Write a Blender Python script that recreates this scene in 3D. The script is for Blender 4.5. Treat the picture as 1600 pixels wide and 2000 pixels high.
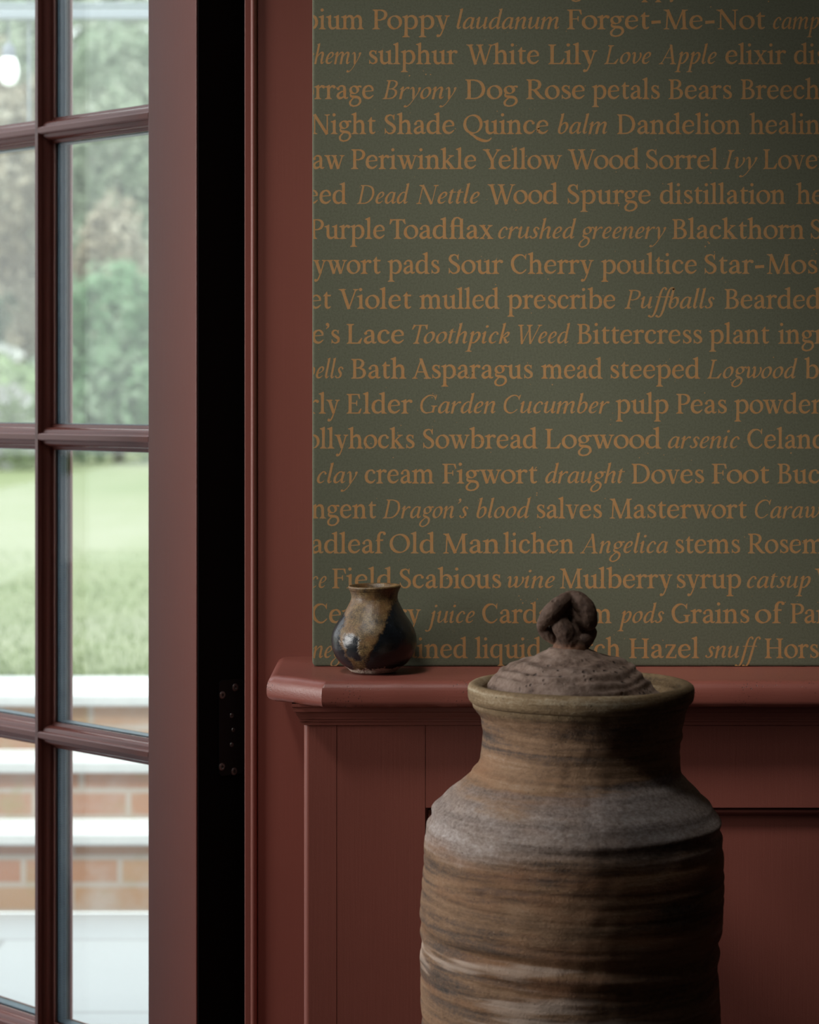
import bpy, bmesh, math, random
import numpy as np
from mathutils import Vector, Matrix, noise
from mathutils.geometry import delaunay_2d_cdt

PI = math.pi
for o in list(bpy.data.objects):
    bpy.data.objects.remove(o)
SC = bpy.context.scene
COL = SC.collection
random.seed(7)

# ---------------------------------------------------------------- camera
F = 4500.0            # focal length in pixels of the 1600x2000 frame
HOR = 770.0           # pixel row of the horizon
CY = -2.7             # camera Y (the casing plane is Y = 0)
CZ = 1.207            # camera height
cam_d = bpy.data.cameras.new('camera')
cam_d.sensor_fit = 'AUTO'
cam_d.sensor_width = 36.0
cam_d.lens = F / 2000.0 * 36.0
cam_d.shift_y = -(1000.0 - HOR) / 2000.0
cam_d.clip_start = 0.05
cam_d.clip_end = 300
cam_d.dof.use_dof = True
cam_d.dof.focus_distance = 2.50
cam_d.dof.aperture_fstop = cam_d.lens / 1000.0 / 0.0118
cam = bpy.data.objects.new('camera', cam_d)
COL.objects.link(cam)
cam.location = (0, CY, CZ)
cam.rotation_euler = (PI / 2, 0, 0)
SC.camera = cam

# ---------------------------------------------------------------- world, sun, window daylight, exposure
world = bpy.data.worlds.new('overcast_sky')
SC.world = world
world.use_nodes = True
wn = world.node_tree
bg = wn.nodes['Background']
geo = wn.nodes.new('ShaderNodeNewGeometry')
sep = wn.nodes.new('ShaderNodeSeparateXYZ')
ramp = wn.nodes.new('ShaderNodeValToRGB')
ramp.color_ramp.elements[0].position = 0.0
ramp.color_ramp.elements[0].color = (0.93, 0.95, 0.97, 1)
ramp.color_ramp.elements[1].position = 1.0
ramp.color_ramp.elements[1].color = (0.86, 0.93, 1.0, 1)
tc = wn.nodes.new('ShaderNodeTexCoord')
wn.links.new(tc.outputs['Generated'], sep.inputs[0])
wn.links.new(sep.outputs['Z'], ramp.inputs[0])
wn.links.new(ramp.outputs[0], bg.inputs['Color'])
bg.inputs['Strength'].default_value = 2.4

sun_d = bpy.data.lights.new('sun', 'SUN')
sun_d.energy = 3.8
sun_d.angle = math.radians(18)
sun_d.color = (1.0, 0.96, 0.9)
sun = bpy.data.objects.new('sun', sun_d)
COL.objects.link(sun)
sun.rotation_euler = Vector((0.35, 0.45, -0.80)).to_track_quat('-Z', 'Y').to_euler()

win_d = bpy.data.lights.new('window_daylight', 'AREA')
win_d.shape = 'RECTANGLE'
win_d.size = 1.30
win_d.size_y = 1.50
win_d.energy = 110.0
win_d.color = (1.0, 0.97, 0.93)
win = bpy.data.objects.new('window_daylight', win_d)
COL.objects.link(win)
win.location = (-3.485, -1.00, 1.62)
win.rotation_euler = (0, -PI / 2, 0)     # faces +X, size -> Z after rotation handled below
win_d.size, win_d.size_y = 1.50, 1.16

# roof light in the ceiling, to the left and in front of the wall
sky_d = bpy.data.lights.new('roof_light_daylight', 'AREA')
sky_d.shape = 'RECTANGLE'
sky_d.size, sky_d.size_y = 0.55, 0.55
sky_d.energy = 1.0
sky_d.color = (0.97, 0.98, 1.0)
skyl = bpy.data.objects.new('roof_light_daylight', sky_d)
COL.objects.link(skyl)
skyl.location = (-0.50, -1.00, 2.605)

SC.view_settings.view_transform = 'Standard'
SC.view_settings.look = 'None'
SC.view_settings.gamma = 1.0
SC.view_settings.use_curve_mapping = False
SC.view_settings.exposure = 0.0

# ---------------------------------------------------------------- helpers
def at(px, py, Z):
    """world point seen at a pixel of the frame at distance Z in front of the camera"""
    return Vector(((px - 800.0) / F * Z, CY + Z, CZ - (py - HOR) / F * Z))

def tag(o, label=None, cat=None, group=None, kind=None):
    if label: o['label'] = label
    if cat: o['category'] = cat
    if group: o['group'] = group
    if kind: o['kind'] = kind
    return o

def empty(name, loc=(0, 0, 0)):
    e = bpy.data.objects.new(name, None)
    e.empty_display_size = 0.05
    COL.objects.link(e)
    e.location = loc
    return e

def link(name, bm, mats, parent=None, smooth=None, loc=None):
    me = bpy.data.meshes.new(name)
    bmesh.ops.recalc_face_normals(bm, faces=bm.faces[:]) if smooth != 'keep' else None
    if loc is not None:
        bmesh.ops.translate(bm, verts=bm.verts[:], vec=-Vector(loc))
    bm.to_mesh(me)
    bm.free()
    if not isinstance(mats, (list, tuple)): mats = [mats]
    for m in mats: me.materials.append(m)
    o = bpy.data.objects.new(name, me)
    COL.objects.link(o)
    if loc is not None: o.location = loc
    if parent is not None:
        o.parent = parent
        # children are modelled in world space
        o.matrix_parent_inverse = Matrix.Translation(-world_loc(parent))
    if smooth == 'all' or smooth == 'keep':
        for p in me.polygons: p.use_smooth = True
    elif isinstance(smooth, (int, float)) and smooth:
        for p in me.polygons: p.use_smooth = True
        me.set_sharp_from_angle(angle=math.radians(smooth))
        wnm = o.modifiers.new('weighted_normals', 'WEIGHTED_NORMAL')
        wnm.mode = 'FACE_AREA'; wnm.weight = 100; wnm.keep_sharp = True
    return o

def world_loc(o):
    v = Vector(o.location)
    return v if o.parent is None else v      # parents always sit unrotated at world positions

def structure(name, bm, mats, smooth=None, label=None):
    return tag(link(name, bm, mats, None, smooth), label, None, None, 'structure')

def box(bm, x0, x1, y0, y1, z0, z1, bev=0.0, seg=2, mat=0):
    vs = [bm.verts.new((x, y, z)) for x in (x0, x1) for y in (y0, y1) for z in (z0, z1)]
    q = [(0, 1, 3, 2), (4, 6, 7, 5), (0, 4, 5, 1), (2, 3, 7, 6), (0, 2, 6, 4), (1, 5, 7, 3)]
    fs = [bm.faces.new([vs[i] for i in f]) for f in q]
    for f in fs: f.material_index = mat
    if bev > 0:
        es = list({e for f in fs for e in f.edges})
        bmesh.ops.bevel(bm, geom=es, offset=bev, segments=seg, affect='EDGES', profile=0.5)
    return fs

def obox(bm, O, ax, ay, az, a, b, c, bev=0.0, seg=2):
    """box spanning a=(a0,a1) along ax, b along ay, c along az from origin O"""
    vs = [bm.verts.new(O + ax * p + ay * q + az * r) for p in a for q in b for r in c]
    fs = [bm.faces.new([vs[i] for i in f]) for f in
          [(0, 1, 3, 2), (4, 6, 7, 5), (0, 4, 5, 1), (2, 3, 7, 6), (0, 2, 6, 4), (1, 5, 7, 3)]]
    if bev > 0:
        es = list({e for f in fs for e in f.edges})
        bmesh.ops.bevel(bm, geom=es, offset=bev, segments=seg, affect='EDGES', profile=0.5)
    return fs

def sweep(bm, profile, frames, closed=True, caps=True):
    """profile: list of (a,b); frames: list of (origin, A, B)"""
    rings = [[bm.verts.new(o + A * a + B * b) for a, b in profile] for o, A, B in frames]
    n = len(profile)
    for r0, r1 in zip(rings, rings[1:]):
        for i in range(n if closed else n - 1):
            j = (i + 1) % n
            bm.faces.new((r0[i], r0[j], r1[j], r1[i]))
    if caps and closed:
        bm.faces.new(rings[0][::-1]); bm.faces.new(rings[-1])

# ---------------------------------------------------------------- materials
def mat_new(name):
    m = bpy.data.materials.new(name)
    m.use_nodes = True
    nt = m.node_tree
    return m, nt, nt.nodes['Principled BSDF']

def nd(nt, typ, **kw):
    n = nt.nodes.new(typ)
    for k, v in kw.items():
        if hasattr(n, k): setattr(n, k, v)
    return n

def tex_noise(nt, scale, detail=4, rough=0.55, vec=None, dist=0.0):
    n = nd(nt, 'ShaderNodeTexNoise')
    n.inputs['Scale'].default_value = scale
    n.inputs['Detail'].default_value = detail
    n.inputs['Roughness'].default_value = rough
    n.inputs['Distortion'].default_value = dist
    if vec is not None: nt.links.new(vec, n.inputs['Vector'])
    return n

def mapping(nt, scale=(1, 1, 1), coord='Object', loc=(0, 0, 0)):
    t = nd(nt, 'ShaderNodeTexCoord')
    m = nd(nt, 'ShaderNodeMapping')
    m.inputs['Scale'].default_value = scale
    m.inputs['Location'].default_value = loc
    nt.links.new(t.outputs[coord], m.inputs['Vector'])
    return m.outputs['Vector']

def cramp(nt, fac, stops, interp='LINEAR'):
    r = nd(nt, 'ShaderNodeValToRGB')
    r.color_ramp.interpolation = interp
    el = r.color_ramp.elements
    while len(el) < len(stops): el.new(0.5)
    for e, (p, c) in zip(el, stops):
        e.position = p
        e.color = (c[0], c[1], c[2], 1) if isinstance(c, (tuple, list)) else (c, c, c, 1)
    nt.links.new(fac, r.inputs[0])
    return r.outputs[0]

def mixc(nt, fac, a, b, mode='MIX'):
    m = nd(nt, 'ShaderNodeMix', data_type='RGBA', blend_type=mode)
    for s, v in ((0, fac), (6, a), (7, b)):
        if hasattr(v, 'is_output'): nt.links.new(v, m.inputs[s])
        elif s == 0: m.inputs[0].default_value = v
        else: m.inputs[s].default_value = (v[0], v[1], v[2], 1)
    return m.outputs[2]

def mth(nt, op, a, b=None, c=None, clamp=False):
    m = nd(nt, 'ShaderNodeMath', operation=op)
    m.use_clamp = clamp
    for i, v in enumerate((a, b, c)):
        if v is None: continue
        if hasattr(v, 'is_output'): nt.links.new(v, m.inputs[i])
        else: m.inputs[i].default_value = v
    return m.outputs[0]

def bump(nt, bsdf, height, strength, dist):
    b = nd(nt, 'ShaderNodeBump')
    b.inputs['Strength'].default_value = strength
    b.inputs['Distance'].default_value = dist
    nt.links.new(height, b.inputs['Height'])
    nt.links.new(b.outputs[0], bsdf.inputs['Normal'])
    return b

def simple(name, col, rough=0.5, metal=0.0, spec=0.5):
    m, nt, b = mat_new(name)
    b.inputs['Base Color'].default_value = (*col, 1)
    b.inputs['Roughness'].default_value = rough
    b.inputs['Metallic'].default_value = metal
    b.inputs['Specular IOR Level'].default_value = spec
    return m

PAINT = (0.205, 0.061, 0.045)

def paint(name, grain_axis, col=PAINT, rough=0.42, chips=0.0, gscale=1.0, spec=0.5, bs=0.18):
    """brushed eggshell paint: faint brush lines along grain_axis, grains and small pits"""
    m, nt, b = mat_new(name)
    s = [420, 420, 420]
    s[grain_axis] = 14
    s = [v * gscale for v in s]
    lines = tex_noise(nt, 1.0, 3, 0.6, mapping(nt, s))
    grit = tex_noise(nt, 900.0 * gscale, 2, 0.6, mapping(nt))
    blot = tex_noise(nt, 9.0, 3, 0.5, mapping(nt))
    c = mixc(nt, blot.outputs['Fac'], tuple(v * 0.93 for v in col), tuple(v * 1.07 for v in col))
    g = mth(nt, 'MULTIPLY_ADD', grit.outputs['Fac'], 0.7, mth(nt, 'MULTIPLY', lines.outputs['Fac'], 1.0))
    if chips > 0:
        v = nd(nt, 'ShaderNodeTexVoronoi')
        v.inputs['Scale'].default_value = 330
        nt.links.new(mapping(nt), v.inputs['Vector'])
        pn = tex_noise(nt, 26, 3, 0.6, mapping(nt))
        spot = mth(nt, 'MULTIPLY', cramp(nt, v.outputs['Distance'], [(0.0, 1.0), (0.16, 1.0), (0.26, 0.0)]),
                   cramp(nt, pn.outputs['Fac'], [(0.50, 0.0), (0.62, 1.0)]))
        spot = mth(nt, 'MULTIPLY', spot, chips)
        c = mixc(nt, spot, c, (0.03, 0.013, 0.01))
        g = mth(nt, 'MULTIPLY_ADD', spot, -3.0, g)
    nt.links.new(c, b.inputs['Base Color'])
    b.inputs['Roughness'].default_value = rough
    b.inputs['Specular IOR Level'].default_value = spec
    bump(nt, b, g, bs, 0.0006)
    return m

M = {}
M['paint_v'] = paint('dusky_red_paint_upright', 2)
M['paint_x'] = paint('dusky_red_paint_lengthwise', 0)
M['paint_ledge'] = paint('dusky_red_paint_ledge', 0, chips=1.0, rough=0.38, bs=0.24)
M['paint_door'] = paint('dusky_red_paint_door', 2, rough=0.36)
M['paint_bar_lit'] = paint('dusky_red_paint_lit_bar', 1, rough=0.27, bs=0.03, col=(0.26, 0.084, 0.064), spec=0.32)  # same red paint, lightened to stand in for light on the cross bars
_b = M['paint_bar_lit'].node_tree.nodes['Principled BSDF']
_b.inputs['Coat Weight'].default_value = 0.0
_b.inputs['Coat Roughness'].default_value = 0.22
_b.inputs['Coat IOR'].default_value = 1.6
M['black'] = simple('black_gap_shade', (0.003, 0.003, 0.003), 0.8, 0.0, 0.1)  # shade of the door gap put into the colour
M['hinge'] = simple('black_hinge', (0.004, 0.004, 0.0045), 0.55, 0.0, 0.25)
M['screw'] = simple('dull_steel', (0.24, 0.24, 0.235), 0.45, 1.0)
M['plaster'] = simple('dark_plaster', (0.030, 0.020, 0.017), 0.9)
M['floor'] = paint('dark_floorboards', 1, (0.035, 0.020, 0.014), 0.5)
M['ceil'] = simple('ceiling_plaster', (0.045, 0.035, 0.03), 0.9)
# ---------------------------------------------------------------- lettering: an old-style roman and its italic, drawn with a broad nib
XH, CH, AH, DH = 27.5, 38.5, 42.0, -15.5
class Pen:
    def __init__(s, T=6.0, t=2.1, ang=20.0, stem=5.7):
        s.T, s.t, s.a, s.w = T, t, math.radians(ang), stem
        s.tris = []
    def poly(s, pts):
        pts = [Vector((p[0], p[1])) for p in pts]
        A = sum(p.x * q.y - q.x * p.y for p, q in zip(pts, pts[1:] + pts[:1]))
        if abs(A) < 1e-6: return
        s.tris.append(pts if A > 0 else pts[::-1])
    def width(s, d):
        th = math.atan2(d.y, d.x) - s.a
        return math.sqrt((s.T * math.sin(th)) ** 2 + (s.t * math.cos(th)) ** 2)
    def curve(s, pts, closed=False, n=7, ws=None, k=1.0):
        P = [Vector((p[0], p[1])) for p in pts]
        m = len(P)
        out, wq = [], []
        segs = m if closed else m - 1
        for i in range(segs):
            p1, p2 = P[i], P[(i + 1) % m]
            p0 = P[(i - 1) % m] if (closed or i > 0) else p1 * 2 - p2
            p3 = P[(i + 2) % m] if (closed or i + 2 < m) else p2 * 2 - p1
            for j in range(n):
                t = j / n
                out.append(0.5 * ((2 * p1) + (p2 - p0) * t + (2 * p0 - 5 * p1 + 4 * p2 - p3) * t * t + (3 * p1 - p0 - 3 * p2 + p3) * t ** 3))
                if ws: wq.append(ws[i] * (1 - t) + ws[(i + 1) % m] * t)
        if not closed:
            out.append(P[-1]); wq.append(ws[-1] if ws else 0)
        N = len(out)
        L, R = [], []
        for i in range(N):
            a = out[(i - 1) % N] if (closed or i > 0) else out[i]
            b = out[(i + 1) % N] if (closed or i < N - 1) else out[i]
            d = (b - a).normalized()
            w = (wq[i] if ws else s.width(d)) * k
            nrm = Vector((-d.y, d.x)) * w * 0.5
            L.append(out[i] + nrm); R.append(out[i] - nrm)
        for i in range(N if closed else N - 1):
            j = (i + 1) % N
            s.poly([L[i], R[i], R[j]]); s.poly([L[i], R[j], L[j]])
    def line(s, x0, y0, x1, y1, w):
        s.curve([(x0, y0), (x1, y1)], n=1, ws=[w, w])
    def ring(s, cx, cy, rx, ry, tilt=0.0, k=1.0):
        pts = []
        for i in range(12):
            a = 2 * PI * i / 12
            x, y = rx * math.cos(a), ry * math.sin(a)
            c, q = math.cos(tilt), math.sin(tilt)
            pts.append((cx + x * c - y * q, cy + x * q + y * c))
        s.curve(pts, closed=True, n=4, k=k)
    def dot(s, x, y, r):
        s.poly([(x + r * math.cos(2 * PI * i / 10), y + r * math.sin(2 * PI * i / 10)) for i in range(10)])
    def stem(s, x, y0, y1, w=None):
        w = (w or s.w) / 2
        ym = (y0 + y1) / 2
        s.poly([(x - w * 1.06, y0), (x + w * 1.06, y0), (x + w * 0.95, ym), (x + w * 1.06, y1), (x - w * 1.06, y1), (x - w * 0.95, ym)])
    def foot(s, x, y=0.0, l=4.0, r=4.0, w=None, up=1, b=4.2, h=1.7):
        """bracketed slab serif; up=1 at the foot of a stem, up=-1 at its top"""
        w = (w or s.w) / 2
        u = up
        if l:
            s.poly([(x, y), (x, y + u * (h + b)), (x - w, y + u * (h + b)), (x - w - 0.35 * l * .5, y + u * (h + b * .35)), (x - w - l * .6, y + u * h * 1.12), (x - w - l, y + u * h * .8), (x - w - l, y)])
        if r:
            s.poly([(x, y), (x, y + u * (h + b)), (x + w, y + u * (h + b)), (x + w + 0.35 * r * .5, y + u * (h + b * .35)), (x + w + r * .6, y + u * h * 1.12), (x + w + r, y + u * h * .8), (x + w + r, y)])
    def flag(s, x, y, w=None, l=4.6):
        """slanted head serif of a lower-case stem"""
        w = (w or s.w) / 2
        s.poly([(x - w - l, y - 3.0), (x - w - l + .4, y - 4.3), (x - w - .6, y - 5.2), (x - w, y - 8.2), (x + w, y - 8.2), (x + w, y + 0.3), (x + w - 1.2, y + .6), (x - w, y - 1.6)])

def roman(c):
    p = Pen()
    S, C, L = p.stem, p.curve, p.line
    F_, H = p.foot, p.flag
    adv = 28
    if c == 'i': S(7, 0, XH - 2); F_(7); H(7, XH); p.dot(6.6, 37.6, 3.2); adv = 14.6
    elif c == 'l': S(7, 0, AH - 2); F_(7); H(7, AH); adv = 14.8
    elif c in 'nhmr':
        top = AH if c == 'h' else XH
        S(7, 0, top - 2); F_(7); H(7, top)
        if c == 'r':
            C([(8, 17.5), (10.5, 22.5), (14.5, 25.3), (17.5, 25)], ws=[1.8, 2.6, 4.0, 4.6]); p.dot(18.2, 23.9, 3.1); adv = 21.2
        else:
            for k in range(2 if c == 'm' else 1):
                x = 22.6 + 15.4 * k
                C([(x - 14.6, 18.5), (x - 11.5, 23.2), (x - 6.5, 25.7), (x - 2.2, 24.0), (x - .2, 19.5), (x, 14)], ws=[1.7, 2.6, 4.6, 5.9, 5.9, 5.7])
                S(x, 0, 15); F_(x, l=3.6, r=4)
            adv = 30.2 if c != 'm' else 45.6
    elif c == 'u':
        C([(7, XH - 2), (7, 16), (7.1, 8), (9.2, 3.2), (13.5, 1.7), (18, 3.4), (22, 7.6)], ws=[5.7, 5.6, 5.7, 5.6, 4.4, 2.6, 1.8])
        H(7, XH); S(22.4, 0, XH - 2); H(22.4, XH); F_(22.4, l=0, r=4.2); adv = 30
    elif c in 'bp':
        if c == 'b':
            S(7, 1, AH - 2); H(7, AH); p.poly([(4.2, 4), (4.2, -.6), (8, 1.2), (9.8, 4)]); cx = 16.4
        else:
            S(7, DH, XH - 2); H(7, XH); F_(7, DH); cx = 16.8
        C([(8, 19.5), (11.5, 24.2), (17, 26), (23, 22.6), (25.6, 14), (23.2, 5.6), (17, 1.4), (11.5, 2), (8, 4)], ws=[1.6, 2.4, 4, 5.9, 6.0, 5.2, 3.0, 2.2, 1.9]); adv = 30
    elif c in 'dq':
        x = 22.6
        C([(x - 1, 22.2), (17, 25.6), (12, 25.8), (6.4, 21.6), (4.0, 13.2), (6.2, 5.0), (11.6, 1.9), (17, 3.2), (x - 1, 7.2)], ws=[1.7, 2.2, 3.0, 5.4, 6.0, 5.8, 4.2, 2.8, 1.8])
        if c == 'd': S(x, 0, AH - 2); H(x, AH); F_(x, l=0, r=4.4); adv = 30.2
        else: S(x, DH, XH); F_(x, DH); p.poly([(x - 2, 23), (x + 2.8, 27.8), (x + 2.8, 20)]); adv = 30
    elif c == 'o': p.ring(13.8, 13.6, 10.6, 12.4, 0.0); adv = 27.6
    elif c in 'ce':
        if c == 'e':
            L(4.5, 15.0, 22.6, 16.4, 2.0)
            C([(22.0, 15.6), (21.4, 21.0), (17.4, 25.4), (12.4, 26.0), (6.6, 22.2), (4.1, 13.8), (6.2, 5.8), (12.2, 2.2), (18.2, 3.4), (23.4, 8.0)], ws=[3.4, 4.6, 3.8, 2.9, 5.0, 6.0, 6.0, 4.8, 3.0, 1.6]); adv = 26
        else:
            C([(20.6, 21.4), (17.4, 25.2), (12.4, 25.9), (6.6, 22.0), (4.1, 13.6), (6.2, 5.8), (12.2, 2.2), (17.8, 3.2), (22.4, 7.6)], ws=[3.6, 3.4, 2.8, 5.2, 6.0, 6.0, 4.8, 3.0, 1.6]); p.dot(20.0, 21.6, 2.9); adv = 24.6
    elif c == 'a':
        C([(4.8, 20.6), (7.2, 24.4), (11.8, 26.0), (16.2, 24.0), (17.8, 18.5), (17.8, 8), (18.4, 3.4), (20.8, 1.8), (24.6, 3.6)], ws=[3.4, 2.6, 3.0, 5.0, 5.7, 5.6, 5.0, 3.2, 1.6])
        p.dot(5.2, 20.2, 2.9)
        C([(17.4, 16.6), (11.5, 14.3), (6.4, 11.0), (4.4, 6.4), (6.6, 2.6), (10.6, 2.2), (14.6, 4.2), (17.6, 8.0)], ws=[1.7, 2.6, 4.2, 5.6, 5.2, 4.4, 2.8, 1.8]); adv = 25
    elif c == 's':
        C([(16.6, 20.8), (14.6, 24.8), (10.4, 26.2), (6.2, 24.0), (5.4, 20.0), (8.4, 16.4), (13.2, 13.4), (16.8, 9.6), (16.6, 4.8), (12.6, 1.9), (8.0, 1.9), (4.4, 5.6)], ws=[2, 2.2, 2.6, 3.6, 4.8, 5.8, 6.0, 5.6, 4.6, 2.8, 2.3, 2])
        p.poly([(17.6, 27.4), (15.4, 25.2), (15.6, 20.4), (17.4, 19.0)]); p.poly([(3.2, 0), (5.6, 2.4), (5.2, 7.4), (3.2, 9)]); adv = 20.5
    elif c == 't':
        C([(8, 27), (7.9, 16), (8, 7.5), (9.6, 2.9), (13.2, 2.0), (17.2, 4.6)], ws=[5.6, 5.6, 5.7, 5.2, 3.6, 1.6])
        p.poly([(1.6, 24.6), (5.4, 24.4), (17.0, 24.4), (18, 27.4), (10.8, 27.4), (10.2, 33.6), (8.8, 33.2), (5.8, 28.8)]); adv = 18.6
    elif c in ('f', 'fl'):
        S(8, 0, 30); F_(8, r=4.4)
        if c == 'f':
            C([(8, 29), (8.6, 35.2), (11.6, 40.2), (16.2, 41.4), (18.8, 40.2)], ws=[5.7, 5.4, 4.0, 3.2, 3.6]); p.dot(19.0, 38.6, 2.9)
            p.poly([(1.8, 24.2), (16.4, 24.2), (17.2, 27.2), (5, 27.2)]); adv = 17
        else:
            C([(8, 29), (8.8, 35.2), (12.2, 40.2), (17.0, 41.6), (22.5, 38.6)], ws=[5.7, 5.2, 3.6, 2.6, 3.2])
            S(24, 0, AH - 2.5); F_(24, l=3.6); p.poly([(1.8, 24.2), (21.5, 24.2), (21.5, 26.8), (5, 26.8)]); adv = 31.5
    elif c == 'g':
        p.ring(11.8, 18.2, 7.2, 7.0, k=0.92)
        C([(17.4, 22.6), (20, 24.8), (24.6, 25.0)], ws=[1.8, 2.6, 3.8]); p.dot(24.6, 24.5, 2.0)
        C([(7.0, 12.6), (4.4, 9.4), (5.8, 6.0), (11.4, 4.6), (18.6, 3.6), (23.0, 0.4), (23.4, -5.6), (19.0, -11.2), (11.4, -13.4), (5.0, -11.4), (3.4, -6.8), (6.0, -2.0), (10.4, 2.4), (12.0, 4.6)], ws=[1.6, 2.6, 4.6, 5.4, 5.2, 4.8, 4.2, 3.2, 2.8, 3.8, 4.4, 3.4, 2.0, 1.6]); adv = 26.4
    elif c == 'k':
        S(7, 0, AH - 2); F_(7); H(7, AH)
        L(9, 13.4, 20.6, 25.6, 2.4); F_(20.2, 26.9, 3.6, 4.0, w=3, up=-1, b=2); C([(12, 15.6), (17.5, 9.0), (22.0, 3.2), (26.6, .9)], ws=[5.4, 5.8, 5.6, 2]); F_(22.8, 0, 4.0, 4.2, w=5, b=1.6); adv = 29.5
    elif c in 'vyw':
        k = .94
        if c == 'w':
            L(6, XH - .8, 14.2, .2, 5.6); L(14.4, .4, 21.4, XH - 3, 2.3); L(19.2, XH - .8, 27.4, .2, 5.6); L(27.6, .4, 35.6, XH - 1, 2.3)
            F_(6, XH - .4, 3.6, 3.4, up=-1, b=2); F_(19.2, XH - .4, 3.0, 3.0, up=-1, b=2); F_(35.4, XH - .4, 3.8, 3.2, w=2.4, up=-1, b=2); adv = 39.5
        elif c == 'v':
            L(6, XH - .8, 14.0, -.3, 5.8); L(14.2, .3, 22.0, XH - 1, 2.4); F_(6, XH - .4, 3.6, 3.4, up=-1, b=2); F_(22, XH - .4, 3.8, 3.2, w=2.4, up=-1, b=2); adv = 26.4
        else:
            L(6, XH - .8, 14.4, 1, 5.8); C([(22.4, XH - 1), (14.6, 1), (11.2, -8.0), (8.2, -12.6), (5.0, -13.4)], ws=[2.4, 2.5, 2.5, 3.0, 4.0]); p.dot(5.0, -12.6, 3.0)
            F_(6, XH - .4, 3.6, 3.4, up=-1, b=2); F_(22.4, XH - .4, 3.8, 3.2, w=2.4, up=-1, b=2); adv = 26.6
    elif c == 'x':
        L(6, XH - .8, 20.6, .6, 5.8); L(20.4, XH - 1, 5.6, .6, 2.4)
        for (x, y, u, w) in ((6, XH - .4, -1, 5), (20.6, XH - .4, -1, 2.4), (5.4, 0, 1, 2.4), (20.6, 0, 1, 5)): F_(x, y, 3.4, 3.4, w=w, up=u, b=2)
        adv = 26.4
    elif c == 'z':
        L(3.6, 25.7, 21.6, 25.7, 2.6); L(19.4, 25.4, 6.0, 1.8, 5.2); L(3.6, 1.4, 22, 1.4, 2.8)
        p.poly([(3.4, 27), (3.0, 19.6), (5.2, 21), (6.4, 25)]); p.poly([(22.4, 0), (23.0, 8), (20.8, 6.4), (19.4, 2)]); adv = 24.6
    elif c == '-': C([(2.6, 13.4), (10.6, 14.0), (18.8, 14.6)], ws=[6, 5.6, 6]); adv = 21.5
    elif c == "'":
        p.dot(5.6, 37.6, 3.4); C([(7.2, 38.6), (7.4, 34.0), (3.2, 28.8)], ws=[4, 3.4, 1.2]); adv = 10.5
    elif c == '.': p.dot(3.4, 6, 2.2); adv = 7
    elif c in CAPS: adv = cap(p, c)
    return p.tris, adv

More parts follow.
